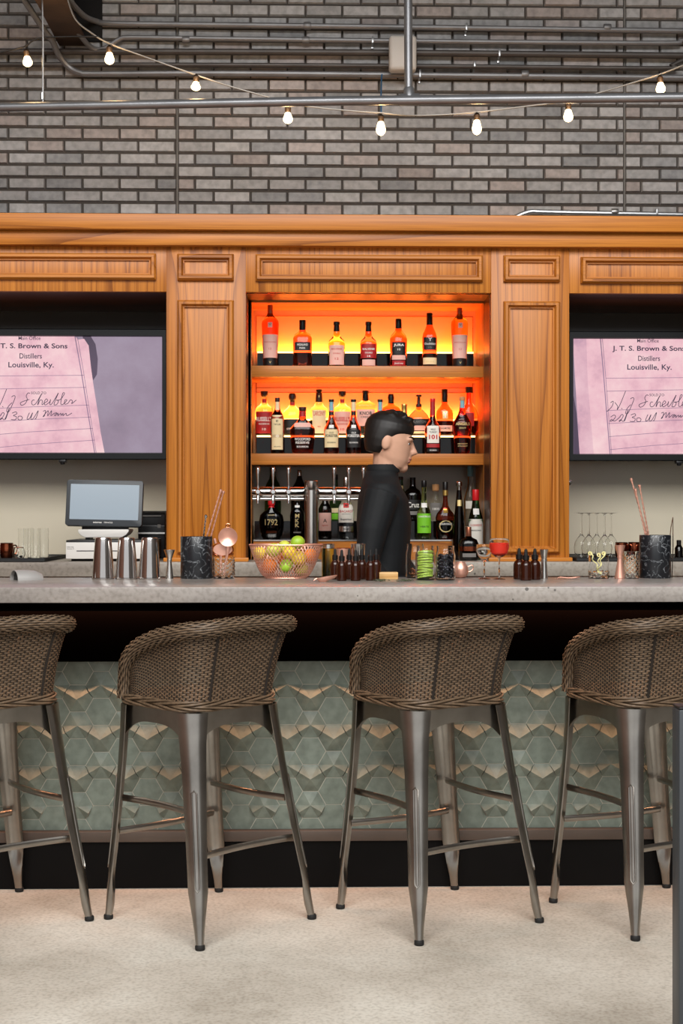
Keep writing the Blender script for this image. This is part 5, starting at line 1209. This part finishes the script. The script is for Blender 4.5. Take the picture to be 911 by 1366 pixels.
# ---------------------------------------------------------------- mason jars
def mason(px, py, label, y=None):
    q, k = oc(px, py); q.y = y if y else q.y + 13.6 * k
    t = thing('mason_jar', label, 'jar', q, 0, 'glass mason jars on the bar')
    MB().loft(wall(k, [(0, 11.6), (1.4, 13.3), (3, 13.5), (33, 13.5), (37, 12.6), (39.4, 11.6), (40, 11.9), (41.2, 11.9), (41.8, 11.5), (43.4, 11.5), (44, 12), (46, 11.8)], .0028), 32).build('jar_glass', 'glass_clear', t)
    return t, k
mat('lime_flesh', rgb(224, 234, 150), .35, var=.15, vscale=80)
mat('lime_rind', rgb(176, 206, 84), .35)
mat('berry', rgb(30, 30, 40), .35, var=.4, vscale=120)
mat('spice', rgb(146, 88, 50), .6, var=.3, vscale=90)
jt, jk = mason(568.5, 774.2, 'mason jar filled with lime wheels, left of the jar of dark berries')
jl = jt.location
lw = None
for i in range(11):
    z = .007 + i * .0087; tx = rng.uniform(-.28, .28); ty = rng.uniform(-.16, .05)
    lb = f'lime wheel in the mason jar, {["lowest", "second from the bottom", "third from the bottom", "fourth from the bottom", "fifth from the bottom", "middle one", "fifth from the top", "fourth from the top", "third from the top", "second from the top", "topmost"][i]} of the stack'
    if lw is None:
        lw = thing('sliced_lime', lb, 'lime slice', jl + Vector((0, 0, z)), 0, 'lime wheels in the jar')
        MB().loft([(0, .0275), (.0008, .0285), (.0056, .0285), (.0064, .0275)], 26).build('rind', 'lime_rind', lw)
        MB().loft([(-.0002, .0262), (.0066, .0262)], 26).build('flesh', 'lime_flesh', lw); o = lw
    else: o = copy_tree(lw, loc=jl + Vector((rng.uniform(-.0015, .0015), rng.uniform(-.0015, .0015), z)), label=lb)
    o.rotation_euler = (ty * .5 - .14, tx * .5, 0)
bt, bk_ = mason(595.5, 774.4, 'mason jar filled with dark berries beside the copper mug')
b = MB(); bl_ = bt.location
for i in range(230):
    a = rng.uniform(0, 2 * PI); r_ = .0265 * math.sqrt(rng.random()) ** .6; b.ball(bl_ + Vector((min(r_, .0262) * math.cos(a), min(r_, .0262) * math.sin(a), .011 + (i / 230) * .078)), rng.uniform(.0045, .0062), seg=8, rg=6)
bo_ = tag(b.build('dark_berries', 'berry'), 'dark berries filling the mason jar beside the limes', 'berries'); bo_['kind'] = 'stuff'
st_, sk_ = mason(556.5, 772.2, 'mason jar with brown peel at the bottom, half hidden behind the limes', 5.188)
b = MB(); sl = st_.location
for i in range(26):
    a = rng.uniform(0, 2 * PI); r_ = rng.uniform(0, .02); c = sl + Vector((r_ * math.cos(a), r_ * math.sin(a), .010 + rng.random() * .022)); d = rng.uniform(0, PI)
    b.tube([c + Vector((.008 * math.cos(d + j * .7), .008 * math.sin(d + j * .7), .003 * j - .004)) for j in range(4)], .0022, 6)
so_ = tag(b.build('brown_peel', 'spice'), 'curls of brown peel at the bottom of the rear mason jar', 'peel'); so_['kind'] = 'stuff'
# copper mug
q, k = oc(619.5, 773); q.y = 5.175
t = thing('copper_mug', 'round pink copper mug right of the berry jar', 'mug', q)
MB().loft(wall(k, [(0, 5), (1.5, 8), (5, 10), (10, 10.8), (15, 10), (19, 7.6), (21, 6.4), (22, 6.6)], .0014), 28).build('mug_body', 'copper_pale', t)
MB().tube(smoothline([(10 * k, 0, 15 * k), (16 * k, 0, 17 * k), (17.6 * k, 0, 13 * k), (14 * k, 0, 9 * k), (10.4 * k, 0, 8 * k)], 5), .0018, 8).build('handle', 'copper_pale', t)
# stemmed glasses
def stem_glass(name, px, py, label, prof, cat, drink=None):
    t, k = stand(name, label, cat, px, py, 8.6)
    MB().loft(lv(k, [(0, 8.4), (.5, 8.6), (1.0, 7), (2.0, 2.2), (4, 1.1)] + prof), 30).build('stemmed_glass', 'glass_clear', t)
    if drink: MB().loft(lv(k, drink[0]), 30).build('drink', drink[1], t)
    return t, k
stem_glass('cordial_glass', 647, 773, 'empty small stemmed glass left of the red cocktail', [(20, 1.0), (23, 1.6), (26, 4), (31, 8.4), (38, 11), (46, 11.8), (46.6, 11.6), (46, 11.2), (38, 10.4), (31, 7.8), (27, 3.6), (25.4, .3)], 'stemmed glass')
stem_glass('coupe_glass', 667, 773.4, 'coupe glass holding a bright red cocktail', [(26, 1.0), (29, 1.8), (31, 6), (35, 11), (42, 13), (50, 13.2), (54.6, 12.6), (55, 12.4), (50, 12.8), (42, 12.6), (35, 10.6), (31.6, 5.4), (30.6, .3)], 'cocktail glass', ([(30.8, .4), (31.8, 5.6), (35, 10.8), (42, 12.7), (49, 12.9), (49.2, 12.6), (49.2, .3)], 'drink_red'))
# copper tongs
q, k = oc(758, 773); q.y += .01
t = thing('copper_tongs', 'pink copper tongs lying on the bar right of the narrow jigger', 'tongs', q)
for s in (-1, 1):
    MB().tube(smoothline([(-14 * k, s * .003, .004), (-10 * k, s * .006, .007), (0, s * .010, .005), (9 * k, s * .011, .006), (14 * k, s * .006, .008), (15.6 * k, 0, .008)], 5), .0034, 8, flat=(.7, 1)).build('arm', 'copper_pale', t)
# tumbler with twists
t, k = cut_glass(801.5, 772, 741, 13.6, 'short glass tumbler holding pale yellow peel twists', .32, th=.002, group='')
mat('peel_yellow', rgb(236, 226, 160), .45)
g0 = t.location
for i, (x0, x1, y1, wh) in enumerate(((.006, -.030, .006, 'left'), (-.006, .018, -.004, 'right'), (.002, .004, .014, 'middle'))):
    a = g0 + Vector((x0, 0, .016)); b_ = g0 + Vector((x1, y1, .092 if i < 2 else .086)); pts = []
    for j in range(40):
        u = j / 39; c = a.lerp(b_, u); pts.append(c + Vector((.0045 * math.cos(u * 14), .0045 * math.sin(u * 14), 0)))
    for j in range(10): pts.append(b_ + Vector((.006 * math.sin(j * .7) * (1 if x1 > 0 else -1), .003, .004 - .006 * (1 - math.cos(j * .7)) + .0)))
    tag(MB().tube(pts, .0022, 6).build('peel_twist', 'peel_yellow'), f'pale yellow curled peel twist in the short tumbler, {wh} one', 'peel twist', 'peel twists in the short tumbler')
mat('grey_metal', rgb(176, 173, 170), .45, metal=.3)
# grey hood at the left end
q, k = oc(17, 774.5); q.y += .02
t = thing('steel_scoop', 'grey rounded steel scoop lying open end forward at the left end of the bar', 'scoop', q, math.radians(-58))
MB().rings([[(.040 * s * math.cos(PI * i / 20), y, .036 * s * math.sin(PI * i / 20)) for i in range(21)] + [(.038 * s * math.cos(PI * i / 20), y, .034 * s * math.sin(PI * i / 20)) for i in range(20, -1, -1)] for s, y in ((1, 0), (.99, .04), (.9, .075), (.6, .10))], True, True).build('scoop_shell', 'grey_metal', t)
MB().prism([(.0345 * math.cos(PI * i / 20), .033 * math.sin(PI * i / 20)) for i in range(21)], .012, .016).build('dark_inside', 'black_plastic', t)
# ================================================================ back counter, left: mat, glasses, till
def ob(px, Y): return Vector((XX(px, Y), Y, HB))
def matobj(x0, x1, label):
    t = thing('bar_mat', label, 'bar mat', ((x0 + x1) / 2, 6.47, HB), 0, 'black rubber bar mats')
    MB().box(x0, x1, 6.19, 6.76, HB, HB + .012).build('mat', 'rubber_mat', t, w=True, bevel=.003)
    MB().box(x0, x1, 6.19, 6.20, HB + .010, HB + .017).box(x0, x1, 6.75, 6.76, HB + .010, HB + .017).box(x0, x0 + .01, 6.2, 6.75, HB + .010, HB + .017).box(x1 - .01, x1, 6.2, 6.75, HB + .010, HB + .017).build('raised_edge', 'rubber_mat', t, w=True)
matobj(-1.9, -1.135, 'black rubber bar mat under the tall glasses at left'); matobj(1.18, 2.1, 'black rubber bar mat under the upturned wine glasses at right')
ZM = HB + .012
hg = None
for px, Y, wh in ((31, 6.36, 'front row, left'), (47, 6.36, 'front row, middle'), (58, 6.47, 'behind, right'), (38, 6.47, 'behind, left')):
    q = ob(px, Y); q.z = ZM; lb = f'tall clear highball glass on the left mat, {wh}'
    if hg is None:
        hg = thing('highball_glass', lb, 'glass', q, 0, 'highball glasses on the left mat')
        MB().loft(wall(1, [(0, .021), (.003, .0225), (.132, .0235)], .002), 28).build('glass_wall', 'glass_clear', hg)
        MB().loft([(.0008, .018), (.012, .0195)], 24).build('thick_base', 'glass_clear', hg)
    else: copy_tree(hg, loc=q, label=lb)
cm = None
for px, Y, rz, wh in ((9, 6.34, .6, 'on the left mat at the left edge of the photo'), (-14, 6.34, .9, 'on the left mat, cut off by the left edge'), (829, 6.42, -.5, 'on the right mat behind the copper jigger'), (846, 6.44, 2.6, 'on the right mat between the tumbler and another mug'), (861, 6.36, 3.4, 'on the right mat half behind the right marble holder')):
    q = ob(px, Y); q.z = ZM; lb = f'hammered dark copper mug {wh}'
    if cm is None:
        cm = thing('moscow_mug', lb, 'mug', q, rz, 'hammered copper mugs on the back counter')
        rs = []
        for z, r_ in ((0, .022), (.003, .026), (.02, .030), (.045, .030), (.062, .0275), (.068, .028), (.068, .0265), (.045, .0285), (.01, .027), (.004, .004)):
            rs.append([((r_ + (.0007 * math.sin(i * 2.1 + z * 400) if .003 < z < .066 else 0)) * math.cos(2 * PI * i / 30), (r_ + (.0007 * math.sin(i * 2.1 + z * 400) if .003 < z < .066 else 0)) * math.sin(2 * PI * i / 30), z) for i in range(30)])
        MB().rings(rs).build('mug_body', 'copper_dark', cm, ang=60)
        MB().tube(smoothline([(.028, 0, .056), (.044, 0, .056), (.048, 0, .038), (.040, 0, .020), (.029, 0, .016)], 5), .003, 8).build('handle', 'copper_dark', cm)
    else: copy_tree(cm, loc=q, rz=rz, label=lb)
q = ob(25, 6.25); q.z = ZM
t = thing('glass_votive', 'small round glass bowl before the tall glasses at left', 'bowl', q)
MB().loft(wall(1, [(0, .014), (.004, .022), (.02, .029), (.038, .027), (.05, .02)], .0018), 26).build('bowl_glass', 'glass_clear', t)
MB().tube([(.0205 * math.cos(2 * PI * i / 24), .0205 * math.sin(2 * PI * i / 24), .0505) for i in range(24)], .0013, 6, closed=True).build('rim', 'copper', t)
# cash drawer, terminal, printer
YD = 6.28
x0, x1 = XX(87.5, YD), XX(203, YD); zt = ZZ(720.5, YD, 140)
t = thing('cash_drawer', 'cream fronted cash drawer with black top under the till screen', 'cash drawer', ((x0 + x1) / 2, YD, HB))
MB().box(x0 + .02, x1 - .02, YD + .03, YD + .36, HB, HB + .010).build('foot', 'rubber', t, w=True)
MB().box(x0, x1, YD + .012, YD + .38, HB + .010, zt).build('case', 'black_plastic', t, w=True, bevel=.003)
MB().box(x0 + .001, x1 - .001, YD, YD + .014, HB + .011, zt - .010).build('front_panel', 'white_plastic', t, w=True, bevel=.002)
MB().box(XX(102, YD), XX(176, YD), YD - .001, YD + .004, ZZ(735.5, YD, 140), ZZ(734.4, YD, 140)).build('paper_slot', 'black_plastic', t, w=True)
MB().text('micros', XX(93.5, YD), ZZ(729.5, YD, 93), .030, .006, YD - .0012).text('Series 3', XX(94, YD), ZZ(732, YD, 93), .030, .0045, YD - .0012).build('lettering', 'ink_grey', t, w=True, smooth=False)
YM = 6.36
t = thing('till_screen', 'dark grey touch screen till on a white rounded stand', 'till', (XX(139, YM), YM + .08, zt))
def rrect(px0, px1, py0, py1, r, Y):
    a, b_ = XX(px0, Y), XX(px1, Y); c, d = ZZ(py1, Y, (px0 + px1) / 2), ZZ(py0, Y, (px0 + px1) / 2); pts = []
    for cx_, cz_, a0 in ((b_ - r, d - r, 0), (a + r, d - r, 90), (a + r, c + r, 180), (b_ - r, c + r, 270)):
        for i in range(5): g = math.radians(a0 + i * 22.5); pts.append((cx_ + r * math.cos(g), cz_ + r * math.sin(g)))
    return pts
cm_ = P(139, 671, YM); tilt = Matrix.Translation(cm_) @ Matrix.Rotation(math.radians(-9), 4, 'X') @ Matrix.Rotation(math.radians(1.2), 4, 'Y') @ Matrix.Translation(-cm_)
MB().prism(rrect(88, 190, 640, 702, .012, YM), YM, YM + .035).xf(tilt).build('screen_housing', 'dark_grey_plastic', t, w=True, bevel=.002)
MB().prism(rrect(93.5, 185, 646, 693.5, .002, YM), YM - .0008, YM + .001).xf(tilt).build('display', 'pos_screen', t, w=True, smooth=False)
MB().text('micros', XX(131, YM), ZZ(697.2, YM, 139), .037, .0075, YM - .001, bold=.02).xf(tilt).build('lettering', 'ink_white', t, w=True, smooth=False)
MB().text('ORACLE', XX(145.5, YM), ZZ(697.2, YM, 139), .038, .0065, YM - .001, bold=.01).xf(tilt).build('lettering', 'ink_white', t, w=True, smooth=False)
MB().box(XX(128, YM), XX(150, YM), YM + .03, YM + .085, ZZ(712, YM), ZZ(690, YM)).box(XX(108, YM), XX(170, YM), YM + .02, YM + .05, ZZ(707, YM), ZZ(701, YM)).build('neck', 'black_plastic', t, w=True, bevel=.004)
pp = [(XX(104.5, YM), ZZ(706, YM)), (XX(172, YM), ZZ(706, YM)), (XX(172, YM), ZZ(709, YM)), (XX(169, YM), ZZ(713, YM)), (XX(163, YM), ZZ(716.6, YM)), (XX(114, YM), ZZ(717, YM)), (XX(108, YM), ZZ(714, YM)), (XX(104.5, YM), ZZ(710, YM))]
MB().prism(pp, YM - .01, YM + .16).build('stand_base', 'white_plastic', t, w=True, bevel=.004)
for px in (116, 162): MB().box(XX(px - 3, YM), XX(px + 3, YM), YM + .02, YM + .12, zt, ZZ(716, YM)).build('foot', 'black_plastic', t, w=True)
YR = 6.68
t = thing('receipt_printer', 'black receipt printer beside the till screen', 'printer', (XX(203, YR), YR + .1, HB))
xa, xb = XX(184, YR), XX(220, YR)
rx = MB(); prof = [(YR, HB), (YR + .2, HB), (YR + .2, ZZ(682, YR) + .002), (YR + .06, ZZ(682, YR)), (YR + .03, ZZ(686, YR)), (YR + .012, ZZ(697, YR)), (YR, ZZ(701, YR))]
rx.add([(xa, y, z) for y, z in prof] + [(xb, y, z) for y, z in prof], [tuple(range(7)), tuple(range(13, 6, -1))] + [(j, j + 7, (j + 1) % 7 + 7, (j + 1) % 7) for j in range(7)])
rx.build('printer_case', 'black_plastic', t, w=True, bevel=.004)
MB().box(xa + .02, xb - .02, YR + .018, YR + .04, ZZ(689, YR), ZZ(687.6, YR)).box(xb - .035, xb - .02, YR - .0008, YR + .012, ZZ(704, YR), ZZ(699.5, YR)).build('paper_slot', 'ink_grey', t, w=True)
MB().box(xa, xb, YR - .012, YR + .02, ZZ(712, YR), ZZ(710, YR)).build('tray', 'steel_brushed', t, w=True)
# back counter, right: upturned wine glasses, small bottle
wg = None
for px, Y, wh in ((785.5, 6.34, 'front row, left'), (806.5, 6.34, 'front row, right'), (775.5, 6.45, 'back row, left'), (796, 6.45, 'back row, middle'), (815, 6.45, 'back row, right')):
    q = ob(px, Y); q.z = ZM; lb = f'upturned clear wine glass on the right mat, {wh}'
    if wg is None:
        wg = thing('wine_glass', lb, 'wine glass', q, 0, 'upturned wine glasses')
        R_ = .0009
        MB().loft([(.101, .001), (.098, .007), (.084, .0188), (.066, .0288), (.045, .0323), (.02, .0298), (0, .0248), (0, .026), (.02, .031), (.045, .0335), (.066, .030), (.084, .020), (.098, .0085), (.108, .0042), (.125, .0032), (.185, .003), (.196, .005), (.199, .014), (.2005, .034), (.2015, .034), (.2005, .010), (.2005, .0008)], 32).build('stemmed_glass', 'glass_clear', wg)
    else: copy_tree(wg, loc=q, label=lb)
q = ob(905.5, 6.3); q.z = ZM
t = thing('small_bottle', 'small dark bottle on the right mat at the right edge', 'bottle', q)
MB().loft([(0, .017), (.002, .0185), (.045, .0185), (.055, .012), (.060, .009)], 20).build('glass_body', 'dark_glass', t); MB().loft([(.058, .0105), (.078, .0105), (.08, .009)], 16).build('cap', 'cap_black', t)
xk = XX(760.5, 6.3); zk = ZZ(643, 6.3, 760)
t = thing('wall_hook', 'small chrome knob on the side of the right wooden pilaster', 'hook', (xk, 6.33, zk))
MB().tube([(-.004, 0, 0), (.008, 0, 0), (.013, 0, 0)], [.009, .009, .006], 14).build('knob', 'chrome', t); MB().tube([(-.006, 0, -.004), (.006, 0, -.012)], .004, 8).build('pin', 'black_plastic', t)
# ================================================================ the bartender, in profile, walking to the right
def person():
    YP_ = 5.70
    base = P(512, 683, YP_); bx = base.x
    t = thing('person', 'person with short dark hair in black clothes walking right behind the bar', 'person', (bx, YP_, 0))
    # local: x forward (towards the right of the photo), y away from the camera, z up
    def ell(b, z, cx, cy, rx, ry, n=2.2): b.append((z, cx, cy, rx, ry, n))
    def sect(levels, seg=28):
        m = MB(); rs = []
        for z, cx, cy, rx, ry, n in levels:
            ring = []
            for j in range(seg):
                a = 2 * PI * j / seg; c, s_ = math.cos(a), math.sin(a)
                ring.append((cx + rx * math.copysign(abs(c) ** (2 / n), c), cy + ry * math.copysign(abs(s_) ** (2 / n), s_), z))
            rs.append(ring)
        return m.rings(rs)
    def limb(m, pts, rad, seg=14): return m.tube(pts, rad, seg)
    def fuse(m, name, mt, par, vox, sm=4):
        o = m.build(name, mt, par)
        md = o.modifiers.new('fuse', 'REMESH'); md.mode = 'VOXEL'; md.voxel_size = vox; md.use_smooth_shade = True
        s2 = o.modifiers.new('relax', 'SMOOTH'); s2.factor = .5; s2.iterations = sm
        return o
    # --- body: torso, neck, head, arms, hands, legs as one fused surface
    m = MB()
    torso = [(.86, -.01, 0, .10, .155, 2.3), (.95, -.012, 0, .105, .16, 2.3), (1.05, -.006, 0, .095, .145, 2.2), (1.15, 0, 0, .102, .15, 2.2), (1.27, .0, 0, .110, .165, 2.3), (1.36, -.004, 0, .10, .175, 2.3), (1.42, -.012, 0, .075, .15, 2.2), (1.455, -.012, 0, .055, .08, 2), (1.48, -.006, 0, .05, .055, 2)]
    a = sect(torso); m.add(a.v, a.f)
    limb(m, [(-.012, 0, 1.40), (.006, 0, 1.47), (.012, 0, 1.535)], [.060, .053, .055])
    hc = Vector((.006, 0, 1.605))
    head = [(-.115, .028, .030, .036, 2.2), (-.098, .034, .050, .048, 2.2), (-.07, .025, .068, .060, 2.2), (-.035, .010, .084, .068, 2.2), (0, 0, .092, .073, 2.2), (.035, -.006, .094, .074, 2.1), (.065, -.010, .086, .068, 2), (.088, -.013, .062, .050, 2), (.099, -.014, .028, .024, 2)]
    a = sect([(hc.z + z, hc.x + cx, 0, rx, ry, n) for z, cx, rx, ry, n in head]); 
    face = MB(); face.add(a.v, a.f)
    face.tube([hc + Vector((.085, 0, .018)), hc + Vector((.097, 0, -.008)), hc + Vector((.112, 0, -.026)), hc + Vector((.092, 0, -.036))], [.009, .012, .0155, .013], 10)      # nose
    face.ball(hc + Vector((.094, 0, -.055)), .012, .022, .007, 12, 8).ball(hc + Vector((.091, 0, -.069)), .012, .020, .0075, 12, 8)                                                  # lips
    face.ball(hc + Vector((.076, 0, -.096)), .024, .027, .020, 12, 8)                                                                                                                      # chin
    for s in (-1, 1):
        face.ball(hc + Vector((.076, s * .03, .018)), .018, .026, .011, 12, 8)                                                                                                            # brow
        face.ball(hc + Vector((-.012, s * .074, -.012)), .020, .009, .032, 12, 8)                                                                                                          # ear
    rot = Matrix.Translation(hc + Vector((-.03, 0, -.07))) @ Matrix.Rotation(math.radians(12), 4, 'Y') @ Matrix.Translation(-hc - Vector((-.03, 0, -.07)))
    face.xf(rot); m.add(face.v, face.f)
    arms = {-1: [(-.015, -.165, 1.385), (-.055, -.195, 1.24), (-.075, -.205, 1.10), (.03, -.20, .985), (.135, -.185, .91)], 1: [(-.015, .165, 1.385), (.02, .20, 1.24), (.05, .205, 1.10), (.16, .19, 1.01), (.25, .17, .955)]}
    hips = {-1: [(-.01, -.085, .90), (.10, -.09, .68), (.13, -.09, .50), (.08, -.09, .28), (.02, -.09, .085)], 1: [(-.01, .085, .90), (-.05, .09, .68), (-.08, .09, .50), (-.19, .09, .30), (-.30, .09, .13)]}
    for s in (-1, 1):
        limb(m, arms[s], [.058, .049, .041, .036, .026])
        w_ = Vector(arms[s][-1]); d = (w_ - Vector(arms[s][-2])).normalized(); sd = Vector((0, s, 0)); up = d.cross(sd).normalized()
        if up.z < 0: up = -up
        # palm and five fingers, slightly curled
        m.tube([w_ - d * .01, w_ + d * .03, w_ + d * .075, w_ + d * .088], [.024, .032, .036, .026], 12, flat=(.45, 1.0), up=sd.cross(d) if False else tuple(sd))
        for q, (ln, off) in enumerate(((.068, -.027), (.076, -.009), (.072, .009), (.056, .026))):
            r0 = w_ + d * .08 + up * off; dn = sd * -.35
            m.tube([r0 - d * .01, r0 + d * ln * .42 + sd * -.004, r0 + d * ln * .75 + sd * -.016, r0 + d * ln * .9 + sd * -.034], [.0095, .009, .0082, .0065], 8)
        r0 = w_ + d * .025 - up * .024
        m.tube([r0, r0 - up * .022 + d * .02, r0 - up * .03 + d * .05 - sd * .008, r0 - up * .026 + d * .068 - sd * .014], [.012, .011, .0095, .0075], 8)
        limb(m, hips[s], [.088, .075, .056, .053, .036])
        ft = Vector(hips[s][-1])
    body = fuse(m, 'body', 'skin', t, .0050, 3)
    # eyes, brows, mouth
    for s in (-1, 1):
        e = rot @ (hc + Vector((.0745, s * .033, .000)))
        MB().ball(e, .0105, .0115, .0065, 12, 8).build('eye', 'eye_white', body)
        MB().ball(e + Vector((.0062, s * .003, 0)), .0052, .0058, .0054, 10, 8).build('iris', 'ink_black', body)
        pts = [rot @ (hc + Vector((.098 - .024 * k * k, s * (.012 + .037 * k), .024 + .004 * math.sin(PI * k)))) for k in (0, .35, .7, 1)]
        MB().tube(pts, [.0035, .0048, .0045, .0025], 6).build('eyebrow', 'hair', body)
    MB().ball(hc, .0105, .0205, .0062, 12, 8).xf(rot @ Matrix.Translation(Vector((.0955, 0, -.056)))).ball(rot @ (hc + Vector((.0925, 0, -.0685))), .0105, .0185, .0066, 12, 8).build('lips', 'lip', body)
    # --- hair: a cap over the skull with a short fringe
    h = MB(); rs = []
    for z, cx, rx, ry in ((-.060, -.046, .036, .058), (-.035, -.038, .056, .071), (-.005, -.030, .072, .078), (.022, -.020, .086, .080), (.042, -.008, .100, .081), (.068, -.006, .098, .077), (.092, -.008, .078, .062), (.110, -.010, .048, .040), (.118, -.010, .014, .012)):
        rs.append([rot @ (hc + Vector((cx + rx * math.cos(2 * PI * j / 28), ry * math.sin(2 * PI * j / 28), z))) for j in range(28)])
    h.rings(rs)
    for j in range(60):
        a_ = rng.uniform(0, 2 * PI); r_ = rng.uniform(.0, .08); p0 = Vector((-.008 + r_ * math.cos(a_), r_ * .85 * math.sin(a_), .115 - (r_ / .1) ** 2 * .055))
        dd = Vector((.03, rng.uniform(-.012, .012), rng.uniform(-.006, .012)))
        h.tube([rot @ (hc + p0), rot @ (hc + p0 + dd * .6 + Vector((0, 0, .004))), rot @ (hc + p0 + dd)], [.008, .007, .002], 6)
    fuse(h, 'hair', 'hair', t, .005, 2)
    # --- black shirt with sleeves
    sh = MB(); a = sect([(z, cx, cy, rx * .93 + .008, ry + .012, n) for z, cx, cy, rx, ry, n in torso[:7]] + [(1.452, -.012, 0, .070, .088, 2), (1.478, -.004, 0, .064, .066, 2)]); sh.add(a.v, a.f)
    for s in (-1, 1):
        limb(sh, arms[s][:4] + [tuple(Vector(arms[s][3]).lerp(Vector(arms[s][4]), .75))], [.070, .060, .051, .047, .038])
    fuse(sh, 'shirt', 'shirt_black', t, .007, 5)
    MB().loft([(1.468, .0655, .0675), (1.480, .068, .070), (1.500, .062, .063)], 24, -.002, 0, cap0=False, cap1=False).build('collar', 'shirt_black', t)
    # --- trousers, apron, shoes
    tr = MB(); a = sect([(.80, -.008, 0, .115, .165, 2.3), (.90, -.012, 0, .118, .172, 2.3), (1.0, -.010, 0, .110, .165, 2.3)]); tr.add(a.v, a.f)
    for s in (-1, 1): limb(tr, hips[s], [.108, .092, .073, .068, .058])
    fuse(tr, 'trousers', 'trousers_dark', t, .009, 5)
    ap = MB(); rs = []
    for z, e in ((.50, .05), (.62, .035), (.75, .020), (.88, .016), (1.0, .014), (1.06, .012)):
        cx, rx, ry = -.010, .118 + e, .172 + e * .6
        rs.append([(cx + rx * math.cos(math.radians(q)), ry * math.sin(math.radians(q)), z) for q in range(-105, 106, 7)])
    vs = [p for r in rs for p in r]; k = len(rs[0]); fs = [(i * k + j, i * k + j + 1, (i + 1) * k + j + 1, (i + 1) * k + j) for i in range(len(rs) - 1) for j in range(k - 1)]
    ao = MB().add(vs, fs).build('apron', 'apron_black', t); so = ao.modifiers.new('cloth', 'SOLIDIFY'); so.thickness = .004
    for s in (-1, 1):
        f0 = Vector(hips[s][-1]); tilt = 0 if s < 0 else -.7
        b = MB(); rs = []
        for x, zc_, rz_, ry_ in ((-.085, .045, .028, .026), (-.07, .05, .045, .036), (-.02, .055, .052, .040), (.06, .04, .036, .044), (.13, .03, .027, .042), (.165, .026, .018, .026)):
            rs.append([(x, ry_ * math.cos(2 * PI * j / 16), max(.0, zc_ + rz_ * math.sin(2 * PI * j / 16))) for j in range(16)])
        b.rings(rs); b.xf(Matrix.Translation((f0.x + .02, f0.y, 0)) if s < 0 else Matrix.Translation((f0.x + .03, f0.y, .02)) @ Matrix.Translation((.14, 0, 0)) @ Matrix.Rotation(math.radians(28), 4, 'Y') @ Matrix.Translation((-.14, 0, 0)))
        lo_ = min(v.z for v in b.v)
        b.xf(Matrix.Translation((0, 0, -lo_))); b.build('shoe', 'cap_black', t)
mat('skin', rgb(205, 158, 132), .5, var=.06, vscale=20)
mat('lip', rgb(176, 108, 96), .45)
mat('eye_white', rgb(232, 228, 222), .25)
mat('hair', rgb(22, 17, 15), .5, var=.3, vscale=60)
mat('shirt_black', rgb(11, 14, 17), .75, bump=.2, bscale=120)
mat('trousers_dark', rgb(18, 18, 22), .8)
mat('apron_black', rgb(16, 18, 21), .7, bump=.2, bscale=140)
person()
